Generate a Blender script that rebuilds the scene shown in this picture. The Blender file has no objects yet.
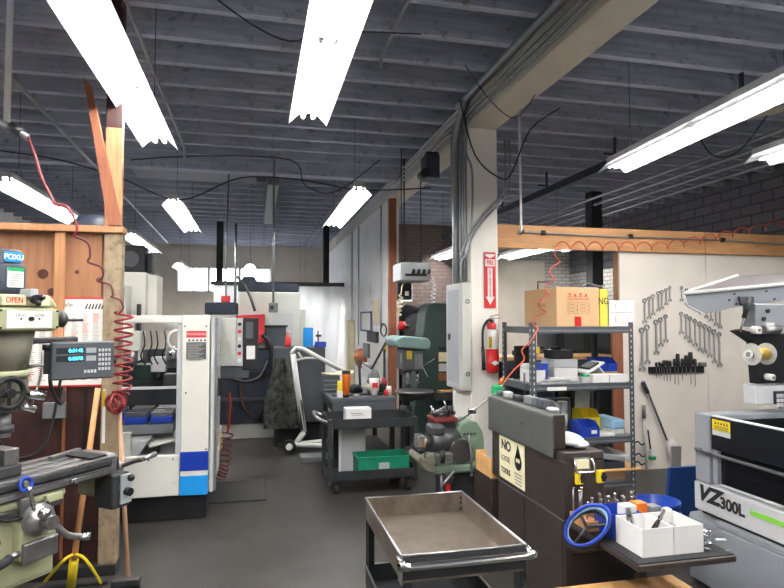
import bpy, bmesh, math, random
from mathutils import Vector, Matrix, Euler
C = bpy.context.scene.collection
PI = math.pi
R_ = math.radians
random.seed(7)
# ---------------------------------------------------------------- camera
F = 589.0
YAW, PIT = math.atan(137 / F), math.atan(26 / F)
FW = Vector((math.sin(YAW) * math.cos(PIT), math.cos(YAW) * math.cos(PIT), math.sin(PIT)))
RT = Vector((math.cos(YAW), -math.sin(YAW), 0))
UP = RT.cross(FW)
cam_d = bpy.data.cameras.new('camera'); cam = bpy.data.objects.new('camera', cam_d); C.objects.link(cam)
cam_d.sensor_width = 36; cam_d.lens = 36 * F / 784; cam_d.clip_start = .05
cam.matrix_world = Matrix(((RT.x, UP.x, -FW.x, 0), (RT.y, UP.y, -FW.y, 0), (RT.z, UP.z, -FW.z, 1.6), (0, 0, 0, 1)))
bpy.context.scene.camera = cam
# ---------------------------------------------------------------- world, exposure
TUBE = 30.0          # emission of the fluorescent tubes
w = bpy.data.worlds.new('world'); bpy.context.scene.world = w; w.use_nodes = True
w.node_tree.nodes['Background'].inputs[0].default_value = (.75, .85, 1, 1)
w.node_tree.nodes['Background'].inputs[1].default_value = 1.0
vs = bpy.context.scene.view_settings
vs.view_transform = 'Standard'; vs.look = 'None'; vs.gamma = 1; vs.use_curve_mapping = False
vs.exposure = 1.4

def ray(x, y): return FW + RT * ((x - 392) / F) + UP * ((294 - y) / F)
def aY(x, y, Y):
    r = ray(x, y); t = Y / r.y; return Vector((r.x * t, Y, 1.6 + r.z * t))
def aX(x, y, X):
    r = ray(x, y); t = X / r.x; return Vector((X, r.y * t, 1.6 + r.z * t))
def aZ(x, y, Z):
    r = ray(x, y); t = (Z - 1.6) / r.z; return Vector((r.x * t, r.y * t, Z))

# ---------------------------------------------------------------- materials
def lin(c):
    return tuple(((v / 255) / 12.92 if v <= 10 else ((v / 255 + .055) / 1.055) ** 2.4) for v in c)
MATS = {}
def M(name, rgb, rough=.6, metal=0, var=.18, scale=6, bump=0, stretch=(1, 1, 1), spec=.4, spots=None, alpha=None, coat=0):
    m = bpy.data.materials.new(name); m.use_nodes = True; MATS[name] = m
    nt = m.node_tree; b = nt.nodes['Principled BSDF']; c = lin(rgb)
    b.inputs['Roughness'].default_value = rough; b.inputs['Metallic'].default_value = metal
    b.inputs['Specular IOR Level'].default_value = spec
    if coat: b.inputs['Coat Weight'].default_value = coat
    tc = nt.nodes.new('ShaderNodeTexCoord'); mp = nt.nodes.new('ShaderNodeMapping'); mp.inputs['Scale'].default_value = stretch
    n = nt.nodes.new('ShaderNodeTexNoise'); n.inputs['Scale'].default_value = scale; n.inputs['Detail'].default_value = 6
    nt.links.new(tc.outputs['Object'], mp.inputs[0]); nt.links.new(mp.outputs[0], n.inputs['Vector'])
    r = nt.nodes.new('ShaderNodeValToRGB'); r.color_ramp.elements[0].position = .3; r.color_ramp.elements[1].position = .7
    r.color_ramp.elements[0].color = (*[v * (1 - var) for v in c], 1)
    r.color_ramp.elements[1].color = (*[min(1, v * (1 + var)) for v in c], 1)
    nt.links.new(n.outputs['Fac'], r.inputs[0]); out = r.outputs[0]
    if spots:
        col, sc, lo, hi = spots
        n2 = nt.nodes.new('ShaderNodeTexNoise'); n2.inputs['Scale'].default_value = sc; n2.inputs['Detail'].default_value = 8; n2.inputs['Roughness'].default_value = .7
        nt.links.new(tc.outputs['Object'], n2.inputs['Vector'])
        r2 = nt.nodes.new('ShaderNodeMapRange'); r2.inputs[1].default_value = lo; r2.inputs[2].default_value = hi
        mx = nt.nodes.new('ShaderNodeMix'); mx.data_type = 'RGBA'
        nt.links.new(n2.outputs['Fac'], r2.inputs[0]); nt.links.new(r2.outputs[0], mx.inputs[0]); nt.links.new(out, mx.inputs[6])
        mx.inputs[7].default_value = (*lin(col), 1); out = mx.outputs[2]
    nt.links.new(out, b.inputs['Base Color'])
    if bump:
        bp = nt.nodes.new('ShaderNodeBump'); bp.inputs['Strength'].default_value = bump; bp.inputs['Distance'].default_value = .01
        nt.links.new(n.outputs['Fac'], bp.inputs['Height']); nt.links.new(bp.outputs[0], b.inputs['Normal'])
    if alpha is not None:
        b.inputs['Alpha'].default_value = alpha
    return m
def EM(name, rgb, st):
    m = bpy.data.materials.new(name); m.use_nodes = True; MATS[name] = m
    b = m.node_tree.nodes['Principled BSDF']; b.inputs['Base Color'].default_value = (*lin(rgb), 1)
    b.inputs['Emission Color'].default_value = (*lin(rgb), 1); b.inputs['Emission Strength'].default_value = st
def BRICK(name, c1, c2, mortar, axis, sc=1, rough=.8):
    m = bpy.data.materials.new(name); m.use_nodes = True; MATS[name] = m
    nt = m.node_tree; b = nt.nodes['Principled BSDF']; b.inputs['Roughness'].default_value = rough
    tc = nt.nodes.new('ShaderNodeTexCoord'); s = nt.nodes.new('ShaderNodeSeparateXYZ'); k = nt.nodes.new('ShaderNodeCombineXYZ')
    nt.links.new(tc.outputs['Object'], s.inputs[0]); nt.links.new(s.outputs[axis], k.inputs[0]); nt.links.new(s.outputs[2], k.inputs[1])
    t = nt.nodes.new('ShaderNodeTexBrick'); nt.links.new(k.outputs[0], t.inputs['Vector'])
    t.inputs['Color1'].default_value = (*lin(c1), 1); t.inputs['Color2'].default_value = (*lin(c2), 1); t.inputs['Mortar'].default_value = (*lin(mortar), 1)
    t.inputs['Scale'].default_value = 1; t.inputs['Brick Width'].default_value = .21 * sc; t.inputs['Row Height'].default_value = .085 * sc; t.inputs['Mortar Size'].default_value = .009 * sc
    nt.links.new(t.outputs[0], b.inputs['Base Color'])
    bp = nt.nodes.new('ShaderNodeBump'); bp.invert = True; bp.inputs['Strength'].default_value = .5; bp.inputs['Distance'].default_value = .01
    nt.links.new(t.outputs['Fac'], bp.inputs['Height']); nt.links.new(bp.outputs[0], b.inputs['Normal'])
M('concrete_floor', (60, 58, 54), .38, 0, .2, 1.6, .12, spec=.35, spots=((44, 43, 41), 3.5, .48, .72))
M('floor_mat', (42, 42, 41), .7, 0, .2, 20, .3)
M('joist', (172, 176, 192), .85, 0, .25, 3, .3, (.6, 8, 8), spots=((104, 106, 116), 9, .55, .72))
M('deck', (150, 152, 162), .9, 0, .25, 4, .3, (.5, 4, 4))
M('cream_paint', (200, 192, 178), .65, 0, .07, 3, .1, spots=((130, 122, 110), 6, .62, .8))
M('column_paint', (232, 229, 220), .6, 0, .05, 3, .1, spots=((170, 160, 146), 6, .64, .8))
M('white_wall', (230, 230, 230), .6, 0, .06, 3, .1, spots=((150, 140, 124), 2.2, .58, .8))
M('partition_white', (226, 218, 208), .55, 0, .04, 4, .05, spots=((170, 160, 148), 7, .66, .8))
M('header_wood', (188, 140, 94), .6, 0, .16, 5, .1, (1, 12, 12), spots=((150, 98, 52), 5, .62, .78))
M('ply', (152, 106, 76), .55, 0, .2, 4, .05, (6, 6, .6), spots=((110, 60, 34), 4.5, .66, .74))
M('stud_wood', (176, 126, 88), .6, 0, .2, 6, .05, (8, 8, .6), spots=((120, 70, 40), 7, .64, .76))
M('red_wood', (140, 84, 58), .6, 0, .2, 6, .05, (8, 8, .6))
M('old_post', (150, 132, 108), .8, 0, .2, 8, .4, (3, 3, 1), spots=((92, 78, 60), 12, .5, .7))
M('dark_board', (62, 36, 34), .5, 0, .3, 4, .1, (5, 5, .7), spots=((34, 24, 24), 3, .5, .7))
M('pine', (208, 160, 104), .6, 0, .15, 6, 0, (3, 3, 3))
M('pole_wood', (206, 148, 100), .5, 0, .12, 6)
M('pole_old', (172, 134, 108), .6, 0, .15, 6)
M('black', (26, 27, 30), .5, 0, .2, 8)
M('soft_black', (38, 39, 42), .65, 0, .2, 8)
M('gloss_black', (20, 21, 26), .22, 0, .1, 3, spec=.6)
M('dark_tank', (24, 26, 32), .3, 0, .15, 3)
M('rubber', (34, 34, 34), .8, 0, .15, 10)
M('navy', (44, 52, 66), .5, 0, .15, 5)
M('steel', (150, 150, 152), .35, .85, .15, 12, spots=((90, 86, 82), 14, .55, .75))
M('dark_steel', (84, 84, 86), .45, .7, .25, 10, spots=((50, 48, 46), 9, .5, .75))
M('chrome', (205, 206, 208), .18, 1, .05, 5)
M('galv', (150, 154, 158), .4, .7, .12, 14)
M('white_metal', (226, 226, 224), .5, 0, .04, 4)
M('machine_white', (222, 221, 212), .45, 0, .05, 4, spots=((176, 170, 156), 5, .64, .8))
M('machine_grey', (158, 162, 166), .45, 0, .05, 4)
M('light_grey', (188, 190, 192), .5, 0, .05, 4)
M('edm_grey', (138, 142, 148), .45, 0, .04, 3)
M('cnc_beige', (196, 198, 190), .5, 0, .05, 4)
M('dark_grey', (74, 78, 84), .5, 0, .12, 5)
M('mid_grey', (110, 114, 116), .55, 0, .12, 5)
M('cab_brown', (52, 45, 41), .42, 0, .15, 3, spots=((84, 74, 66), 8, .66, .8))
M('lid_grey', (74, 76, 72), .42, 0, .1, 4, spots=((66, 64, 60), 6, .6, .8))
M('cart_black', (46, 48, 50), .5, .2, .15, 8, spots=((74, 72, 68), 9, .62, .8))
M('cart_tray', (128, 119, 108), .3, .6, .3, 3, .1, spots=((84, 68, 56), 4, .45, .72))
M('mill_green', (158, 160, 128), .5, 0, .12, 5, spots=((96, 94, 78), 6, .6, .78))
M('mill_dirty', (120, 118, 104), .6, .1, .2, 6, spots=((70, 66, 58), 7, .5, .72))
M('dark_green', (42, 62, 58), .5, 0, .15, 4)
M('sage', (102, 122, 104), .45, 0, .12, 6, spots=((60, 64, 54), 8, .6, .78))
M('teal_grey', (118, 144, 142), .5, 0, .1, 4)
M('red', (196, 34, 40), .35, 0, .06, 5, spec=.5)
M('red_plastic', (206, 52, 50), .45, 0, .1, 5)
M('hose_red', (126, 34, 40), .4, 0, .1, 5)
M('hose_brown', (92, 60, 40), .5, 0, .1, 5)
M('hose_orange', (196, 84, 60), .4, 0, .1, 5)
M('hose_maroon', (92, 34, 36), .45, 0, .1, 5)
M('blue', (30, 60, 160), .4, 0, .08, 5)
M('bucket_blue', (22, 62, 156), .35, 0, .06, 5)
M('board_blue', (38, 74, 140), .5, 0, .06, 4)
M('stripe_blue', (20, 54, 160), .4, 0, .03, 4)
M('stripe_cyan', (20, 140, 214), .4, 0, .03, 4)
M('sky_blue', (150, 190, 220), .6, 0, .06, 5)
M('green_bin', (20, 120, 92), .45, 0, .08, 5)
M('green', (30, 150, 90), .45, 0, .08, 5)
M('lime', (130, 200, 70), .5, 0, .03, 4)
M('yellow', (226, 200, 40), .45, 0, .08, 5)
M('yellow_card', (206, 198, 74), .6, 0, .05, 5)
M('orange', (232, 116, 34), .45, 0, .06, 5)
M('brown_leather', (176, 96, 50), .6, 0, .1, 6)
M('cardboard', (200, 164, 122), .75, 0, .05, 5)
M('cardboard_side', (188, 150, 116), .75, 0, .05, 5)
M('brown_print', (150, 110, 76), .8, 0, .03, 5)
M('paper', (228, 226, 220), .7, 0, .04, 10)
M('paper_grey', (176, 176, 174), .7, 0, .1, 10)
M('cream_paper', (222, 212, 176), .7, 0, .04, 10)
M('grey_print', (150, 146, 142), .7, 0, .1, 40)
M('hood_top', (120, 116, 116), .3, .6, .12, 3)
M('white_plastic', (220, 218, 216), .45, 0, .04, 5)
M('cloth_white', (216, 212, 216), .85, 0, .06, 12, .2)
M('camo', (84, 86, 80), .85, 0, .3, 14, .2, spots=((44, 46, 46), 12, .48, .56))
M('amber', (196, 170, 40), .3, .2, .1, 5)
M('gold', (204, 170, 70), .3, .8, .1, 30)
M('dark_red', (96, 24, 26), .6, 0, .1, 5)
M('screen_frame', (60, 64, 70), .5, 0, .1, 5)
M('clear_plastic', (214, 214, 208), .25, 0, .1, 60, alpha=.55)
def TRANS(name, rgb, fac):
    m = bpy.data.materials.new(name); m.use_nodes = True; MATS[name] = m; nt = m.node_tree
    b = nt.nodes['Principled BSDF']; b.inputs['Roughness'].default_value = .4; b.inputs['Base Color'].default_value = (*lin(rgb), 1)
    t = nt.nodes.new('ShaderNodeBsdfTranslucent'); t.inputs[0].default_value = (*lin(rgb), 1); x = nt.nodes.new('ShaderNodeMixShader'); x.inputs[0].default_value = fac
    n = nt.nodes.new('ShaderNodeTexNoise'); n.inputs['Scale'].default_value = 3; bp = nt.nodes.new('ShaderNodeBump'); bp.inputs['Strength'].default_value = .5; bp.inputs['Distance'].default_value = .02
    nt.links.new(n.outputs['Fac'], bp.inputs['Height'])
    if fac > .3: nt.links.new(bp.outputs[0], b.inputs['Normal'])
    nt.links.new(b.outputs[0], x.inputs[1]); nt.links.new(t.outputs[0], x.inputs[2]); nt.links.new(x.outputs[0], nt.nodes['Material Output'].inputs[0])
TRANS('film', (236, 238, 240), .5)
TRANS('reflector', (240, 241, 242), .3)
M('wrench_steel', (158, 158, 156), .4, .3, .1, 10)
EM('tube_glow', (255, 253, 250), TUBE)
EM('window_glow', (235, 243, 255), 4.0)
EM('led_cyan', (70, 200, 235), 1.2)
EM('led_red', (255, 40, 40), 1.0)
BRICK('brick_white', (206, 204, 200), (190, 188, 184), (140, 138, 134), 0)
BRICK('brick_white_side', (206, 204, 200), (190, 188, 184), (140, 138, 134), 1)
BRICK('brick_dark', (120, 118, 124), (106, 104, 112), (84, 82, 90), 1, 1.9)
BRICK('brick_brown', (120, 104, 98), (104, 90, 86), (84, 76, 72), 0)

# ---------------------------------------------------------------- mesh builder
W = {}
class MB:
    def __init__(s, local=False):
        s.bm = bmesh.new(); s.mats = []; s.local = local; s.X = Matrix.Identity(4)
    def mi(s, m):
        if m not in s.mats: s.mats.append(m)
        return s.mats.index(m)
    def add(s, vs, fs, m, smooth=False):
        k = s.mi(m); v = [s.bm.verts.new(s.X @ Vector(p)) for p in vs]; out = []
        for i, f in enumerate(fs):
            try: q = s.bm.faces.new([v[j] for j in f])
            except ValueError: continue
            q.material_index = k; q.smooth = smooth if isinstance(smooth, bool) else smooth[i]; out.append(q)
        return v, out
    def box(s, x0, x1, y0, y1, z0, z1, m='black', bev=0, seg=2, rot=None):
        vs = [(x, y, z) for x in (x0, x1) for y in (y0, y1) for z in (z0, z1)]
        if rot is not None:
            c = Vector(((x0 + x1) / 2, (y0 + y1) / 2, (z0 + z1) / 2)); Rm = rot if isinstance(rot, Matrix) else Euler([R_(a) for a in rot]).to_matrix()
            vs = [c + Rm @ (Vector(p) - c) for p in vs]
        v, fs = s.add(vs, [(0, 1, 3, 2), (4, 6, 7, 5), (0, 4, 5, 1), (2, 3, 7, 6), (0, 2, 6, 4), (1, 5, 7, 3)], m)
        if bev:
            bev = min(bev, .45 * min(abs(x1 - x0), abs(y1 - y0), abs(z1 - z0)))
            es = list({e for f in fs for e in f.edges})
            bmesh.ops.bevel(s.bm, geom=es, offset=bev, segments=seg, affect='EDGES', profile=.5, material=-1)
        return s
    def prism(s, pts, axis, a0, a1, m='black', bev=0):
        """polygon (list of 2-tuples in the two other axes, in xyz order) pushed along an axis"""
        n = len(pts)
        def P(p, a):
            return {'x': (a, p[0], p[1]), 'y': (p[0], a, p[1]), 'z': (p[0], p[1], a)}[axis]
        vs = [P(p, a0) for p in pts] + [P(p, a1) for p in pts]
        fs = [tuple(range(n)), tuple(range(2 * n - 1, n - 1, -1))] + [(i, i + n, (i + 1) % n + n, (i + 1) % n) for i in range(n)]
        v, f = s.add(vs, fs, m)
        if bev: bmesh.ops.bevel(s.bm, geom=list({e for q in f for e in q.edges}), offset=bev, segments=2, affect='EDGES', profile=.5, material=-1)
        return s
    def cyl(s, p0, p1, r0, r1=None, m='black', seg=16, cap=True):
        p0, p1 = Vector(p0), Vector(p1); r1 = r0 if r1 is None else r1
        d = (p1 - p0).normalized(); a = Vector((0, 0, 1)) if abs(d.z) < .9 else Vector((1, 0, 0))
        u = d.cross(a).normalized(); v = d.cross(u)
        vs = [p0 + (u * math.cos(t) + v * math.sin(t)) * r0 for t in [2 * PI * i / seg for i in range(seg)]]
        vs += [p1 + (u * math.cos(t) + v * math.sin(t)) * r1 for t in [2 * PI * i / seg for i in range(seg)]]
        fs = [(i, (i + 1) % seg, (i + 1) % seg + seg, i + seg) for i in range(seg)]; sm = [True] * seg
        if cap: fs += [tuple(range(seg - 1, -1, -1)), tuple(range(seg, 2 * seg))]; sm += [False, False]
        s.add(vs, fs, m, sm); return s
    def tube(s, pts, r, m='black', seg=8, smooth=0):
        pts = [Vector(p) for p in pts]
        if smooth: pts = catmull(pts, smooth)
        n = len(pts); vs = []; u = None
        for i, p in enumerate(pts):
            d = (pts[min(i + 1, n - 1)] - pts[max(i - 1, 0)])
            d = d.normalized() if d.length > 1e-9 else Vector((0, 0, 1))
            if u is None:
                a = Vector((0, 0, 1)) if abs(d.z) < .9 else Vector((1, 0, 0)); u = d.cross(a).normalized()
            else:
                u = u - d * u.dot(d); u = u.normalized() if u.length > 1e-6 else d.orthogonal().normalized()
            v = d.cross(u)
            vs += [p + (u * math.cos(2 * PI * k / seg) + v * math.sin(2 * PI * k / seg)) * r for k in range(seg)]
        fs = [(i * seg + k, i * seg + (k + 1) % seg, (i + 1) * seg + (k + 1) % seg, (i + 1) * seg + k) for i in range(n - 1) for k in range(seg)]
        sm = [True] * len(fs) + [False, False]; fs += [tuple(range(seg - 1, -1, -1)), tuple(range((n - 1) * seg, n * seg))]
        s.add(vs, fs, m, sm); return s
    def lathe(s, prof, c, m='black', seg=24, axis=(0, 0, 1)):
        c = Vector(c); d = Vector(axis).normalized(); a = Vector((0, 0, 1)) if abs(d.z) < .9 else Vector((1, 0, 0))
        u = d.cross(a).normalized(); v = d.cross(u); vs = []
        for r, h in prof:
            vs += [c + d * h + (u * math.cos(2 * PI * k / seg) + v * math.sin(2 * PI * k / seg)) * max(r, 1e-4) for k in range(seg)]
        n = len(prof)
        fs = [(i * seg + k, i * seg + (k + 1) % seg, (i + 1) * seg + (k + 1) % seg, (i + 1) * seg + k) for i in range(n - 1) for k in range(seg)]
        sm = [True] * len(fs)
        s.add(vs, fs, m, sm); return s
    def ball(s, c, r, m='black', seg=14, sc=(1, 1, 1)):
        c = Vector(c); vs = []; rings = seg // 2
        for i in range(rings + 1):
            th = PI * i / rings
            for k in range(seg):
                ph = 2 * PI * k / seg
                vs.append(c + Vector((math.sin(th) * math.cos(ph) * sc[0], math.sin(th) * math.sin(ph) * sc[1], math.cos(th) * sc[2])) * r)
        fs = [(i * seg + k, (i + 1) * seg + k, (i + 1) * seg + (k + 1) % seg, i * seg + (k + 1) % seg) for i in range(rings) for k in range(seg)]
        s.add(vs, fs, m, True); return s
    def torus(s, c, R, r, m='black', axis=(0, 0, 1), seg=28, sc=(1, 1), rot=0):
        c = Vector(c); d = Vector(axis).normalized(); a = Vector((0, 0, 1)) if abs(d.z) < .9 else Vector((1, 0, 0))
        u = d.cross(a).normalized(); v = d.cross(u); u, v = u * math.cos(rot) + v * math.sin(rot), v * math.cos(rot) - u * math.sin(rot); k = 8; vs = []
        for i in range(seg):
            t = 2 * PI * i / seg; e = u * math.cos(t) * sc[0] + v * math.sin(t) * sc[1]; en = e.normalized(); q = c + e * R
            vs += [q + (en * math.cos(2 * PI * j / k) + d * math.sin(2 * PI * j / k)) * r for j in range(k)]
        fs = [(i * k + j, i * k + (j + 1) % k, ((i + 1) % seg) * k + (j + 1) % k, ((i + 1) % seg) * k + j) for i in range(seg) for j in range(k)]
        s.add(vs, fs, m, True); return s
    def done(s, name, parent=None, **pr):
        bmesh.ops.remove_doubles(s.bm, verts=s.bm.verts, dist=1e-6)
        bmesh.ops.recalc_face_normals(s.bm, faces=s.bm.faces)
        me = bpy.data.meshes.new(name); s.bm.to_mesh(me); s.bm.free()
        for m in s.mats: me.materials.append(MATS[m])
        if parent is not None and not s.local: me.transform(W[parent.name].inverted())
        elif parent is not None and parent.type == 'MESH': me.transform(Matrix.Translation(-parent.location))
        lo = [min(v.co[i] for v in me.vertices) for i in range(3)]; hi = [max(v.co[i] for v in me.vertices) for i in range(3)]
        c = Vector(((lo[0] + hi[0]) / 2, (lo[1] + hi[1]) / 2, lo[2]))
        me.transform(Matrix.Translation(-c))
        o = bpy.data.objects.new(name, me); C.objects.link(o); o.location = c; o.parent = parent
        W[o.name] = (W[parent.name] if parent else Matrix.Identity(4)) @ Matrix.Translation(c)
        for k, v in pr.items(): o[k] = v
        return o
def catmull(p, n):
    out = []
    for i in range(len(p) - 1):
        a, b, c, d = p[max(i - 1, 0)], p[i], p[i + 1], p[min(i + 2, len(p) - 1)]
        for k in range(n):
            t = k / n
            out.append(.5 * ((2 * b) + (c - a) * t + (2 * a - 5 * b + 4 * c - d) * t * t + (3 * b - a - 3 * c + d) * t ** 3))
    out.append(p[-1]); return out
def tag(o, label, cat, group=None):
    o['label'] = label; o['category'] = cat
    if group: o['group'] = group
    return o
def thing(name, label, cat, loc=(0, 0, 0), rz=0, group=None):
    o = bpy.data.objects.new(name, None); C.objects.link(o); o.empty_display_size = .1
    o.location = loc; o.rotation_euler = (0, 0, rz); W[o.name] = Matrix.Translation(Vector(loc)) @ Matrix.Rotation(rz, 4, 'Z')
    return tag(o, label, cat, group)
def struct(name, mb):
    o = mb.done(name); o['kind'] = 'structure'; return o
def copy_tree(o, parent=None):
    c = o.copy(); C.objects.link(c); c.parent = parent
    for ch in o.children: copy_tree(ch, c)
    return c
def text(body, size, loc, face, mat, parent, name='lettering', shear=0, ax='CENTER', bold=0, sx=1, ay='CENTER'):
    """face: -Y or -X, or a rotation about Z in radians for a plate facing local -Y"""
    cu = bpy.data.curves.new(name, 'FONT'); cu.body = body; cu.size = size; cu.extrude = .0006; cu.align_x = ax; cu.align_y = ay
    cu.shear = shear; cu.offset = bold; cu.space_line = .8
    cu.materials.append(MATS[mat]); o = bpy.data.objects.new(name, cu); C.objects.link(o)
    rz = {'-Y': 0, '-X': -PI / 2}.get(face, face)
    Mx = Matrix.Translation(Vector(loc)) @ Matrix.Rotation(rz, 4, 'Z') @ Matrix.Rotation(PI / 2, 4, 'X') @ Matrix.Diagonal((sx, 1, 1, 1))
    if parent is not None and face in ('-Y', '-X'): Mx = W[parent.name].inverted() @ Mx
    elif parent is not None and parent.type == 'MESH': Mx = Matrix.Translation(-parent.location) @ Mx
    me = bpy.data.meshes.new_from_object(o); bpy.data.objects.remove(o)
    o = bpy.data.objects.new(name, me); C.objects.link(o)
    o.parent = parent; o.matrix_basis = Mx
    return o
ORD = ['first', 'second', 'third', 'fourth', 'fifth', 'sixth', 'seventh', 'eighth', 'ninth', 'tenth', 'eleventh', 'twelfth', 'thirteenth']

# ================================================================ SETTING
XL, XR, YB, YF = -5.0, 7.5, -5.0, 18.0
struct('floor', MB().box(XL, XR, YB, YF, -.1, 0, 'concrete_floor'))
ceil = struct('ceiling', MB().box(XL - .2, XR + .2, YB - .2, YF + .2, 4.1, 4.2, 'deck'))
k = 0; j0 = None
for i in range(-19, 28):
    y = 4.787 + .48 * i
    if y < YB + .2 or y > YF - .1: continue
    if j0 is None:
        j0 = MB().box(XL, XR, y - .035, y + .035, 3.8, 4.1, 'joist').done('joist', ceil)
        y00 = y
    else:
        c = j0.copy(); C.objects.link(c); c.parent = ceil; c.location.y += y - y00
MB().box(XL, 2.0, 8.2, 8.38, 3.62, 3.8, 'joist').done('girder', ceil)
MB().box(-1.75, .0, 8.9, 9.6, 3.77, 3.8, 'deck').done('boarded_patch', ceil)
MB().box(.16, .32, 8.6, 12.2, 3.55, 3.8, 'mid_grey').done('duct', ceil)
struct('wall_left', MB().box(XL - .2, XL, YB, YF, 0, 4.1, 'white_wall'))
struct('wall_rear', MB().box(XL, XR, YB - .2, YB, 0, 4.1, 'white_wall'))
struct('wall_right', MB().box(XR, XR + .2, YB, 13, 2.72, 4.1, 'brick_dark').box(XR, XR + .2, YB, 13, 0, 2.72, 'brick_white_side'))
# back wall of the left bay, with a band of windows
bw = struct('wall_back', MB().box(XL, 2.04, YF, YF + .2, 0, 2.42, 'cream_paint').box(XL, 2.04, YF, YF + .2, 3.15, 4.1, 'cream_paint')
            .box(XL, -2.2, YF, YF + .2, 2.42, 3.15, 'cream_paint').box(.44, 2.04, YF, YF + .2, 2.42, 3.15, 'cream_paint'))
for i in range(3):
    x0 = -2.2 + i * .88
    wn = struct('window_%d' % (i + 1), MB().box(x0, x0 + 0.86, YF + .08, YF + .1, 2.42, 3.15, 'window_glow'))
    f = MB()
    for a, b_, c, d in ((x0 - .01, x0 + 0.87, 2.42, 2.46), (x0 - .01, x0 + 0.87, 3.11, 3.15), (x0 - .01, x0 + .03, 2.42, 3.15), (x0 + 0.83, x0 + 0.87, 2.42, 3.15), (x0 + .41, x0 + .45, 2.42, 3.15)):
        f.box(a, b_, YF + .03, YF + .07, c, d, 'machine_white')
    f.done('window_frame', wn)
# dividing wall under the beam, with its end post
struct('wall_divider', MB().box(2.04, 2.2, 8.98, YF, 0, 3.5, 'white_wall'))
struct('post_brown', MB().box(2.02, 2.13, 8.86, 8.975, 0, 3.5, 'red_wood'))
# right bay rear wall
struct('wall_bay', MB().box(2.2, 2.85, 13, 13.2, 0, 4.1, 'brick_brown').box(2.85, 3.5, 13, 13.2, 0, 2.02, 'brick_brown').box(2.85, 3.5, 13, 13.2, 2.6, 4.1, 'brick_brown')
       .box(3.5, 5.2, 13, 13.2, 0, 4.1, 'brick_brown').box(5.2, XR, 13, 13.2, 0, 4.1, 'brick_white'))
wn = struct('window_4', MB().box(2.85, 3.5, 13.08, 13.1, 2.02, 2.6, 'window_glow'))
MB().box(3.16, 3.19, 13.02, 13.06, 2.02, 2.6, 'machine_white').box(2.85, 3.5, 13.02, 13.06, 2.3, 2.33, 'machine_white').box(2.85, 3.5, 13.02, 13.06, 2.02, 2.05, 'machine_white').done('window_frame', wn)
# concrete beam and column
struct('ceiling_beam', MB().box(2.04, 2.33, YB, YF, 3.5, 3.8, 'cream_paint', .01))
struct('column', MB().box(2.04, 2.33, 5.4, 5.95, 0, 3.5, 'column_paint', .012))
# right partition and timber header
hx = XR
struct('wall_partition', MB().box(aY(620, 300, 5.6).x, 4.9, 5.6, 5.63, 0, 2.36, 'partition_white').box(4.905, hx, 5.6, 5.63, 0, 2.36, 'partition_white')
       .box(aY(620, 300, 5.6).x, aY(620, 300, 5.6).x + .02, 5.63, 5.72, 0, 2.33, 'stud_wood'))
hd = struct('header_beam', MB().box(2.335, 4.86, 5.555, 5.6, 2.335, 2.575, 'header_wood', .003).box(4.865, hx, 5.555, 5.6, 2.335, 2.575, 'header_wood', .003))
# left timber partition at Y = 4.1
PY = 4.1
lp = struct('wall_left_partition', MB().box(-3.2, -.955, PY + .06, PY + .08, 1.45, 2.16, 'ply').box(-1.22, -.97, PY + .035, PY + .058, 1.45, 2.16, 'ply')
            .box(-3.2, -.95, PY + .05, PY + .09, .06, 1.45, 'dark_board'))
MB().box(-.95, -.845, PY, PY + .1, .03, 2.16, 'old_post', .004).done('post', lp)
MB().box(-1.24, -1.18, PY + .0, PY + .034, 1.45, 2.16, 'stud_wood', .003).done('stud', lp)
MB().box(-3.2, -.835, PY - .02, PY + .11, 2.162, 2.205, 'stud_wood', .004).done('top_plate', lp)
MB().box(-3.2, -.84, PY - .03, PY + .1, 0, .06, 'soft_black').done('sole_plate', lp)
MB().box(-.96, -.86, PY + .02, PY + .08, 2.21, 2.86, 'stud_wood', .003).box(-.96, -.86, PY + .02, PY + .08, 2.861, 3.8, 'dark_board', .003).done('upper_post', lp)
a, b_ = Vector((-.865, PY - .01, 2.21)), Vector((-1.09, PY - .01, 3.16))
MB().prism([(a.x - .06, a.z), (a.x + .02, a.z), (b_.x + .045, b_.z - .05), (b_.x, b_.z)], 'y', PY - .025, PY + .015, 'red_wood').done('brace', lp)
MB().box(-1.18, -1.165, PY + .03, PY + .049, .1, 1.4, 'red_wood').box(-1.06, -1.045, PY + .035, PY + .049, .1, 1.4, 'black').done('batten', lp)
M('knot', (84, 46, 34), .5, 0, .3, 20)
m = MB()
for px, py, r, yy in ((43, 274, .032, 4.1595), (52, 292, .026, 4.1595), (77, 272, .014, 4.1345), (99, 280, .018, 4.1345), (20, 288, .02, 4.1595)):
    q = aY(px, py, yy); m.lathe([(r, 0), (0, .0015)], q, 'knot', 20, (0, -1, .0))
m.done('knots', lp)
# curtain rail frame in the back
rl = thing('curtain_frame', 'dark steel hanging frame that carries the clear plastic curtain', 'frame', (0.5, 13.7, 3.8))
MB().box(-.97, 2.03, 13.66, 13.74, 2.38, 2.47, 'dark_steel').done('rail', rl)
for x in (-.78, 1.60): MB().box(x - .07, x + .07, 13.62, 13.74, 2.47, 3.8, 'soft_black').done('hanger_post', rl)
cm = MB(); vs = []; n = 90; mrows = 12
for j in range(mrows + 1):
    for i in range(n + 1):
        t = i / n; u = j / mrows
        xl = -.9 + .0 * u; xr = 2.0 - .12 * u
        x = xl + (xr - xl) * t
        z = 2.385 - 1.75 * u
        vs.append((x, 13.7 + .035 * math.sin(t * 46 + .8 * math.sin(u * 3)) * (.5 + u) + .02 * math.sin(t * 17 + u * 5), z))
cm.add(vs, [(j * (n + 1) + i, j * (n + 1) + i + 1, (j + 1) * (n + 1) + i + 1, (j + 1) * (n + 1) + i) for j in range(mrows) for i in range(n)], 'film', True)
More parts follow.
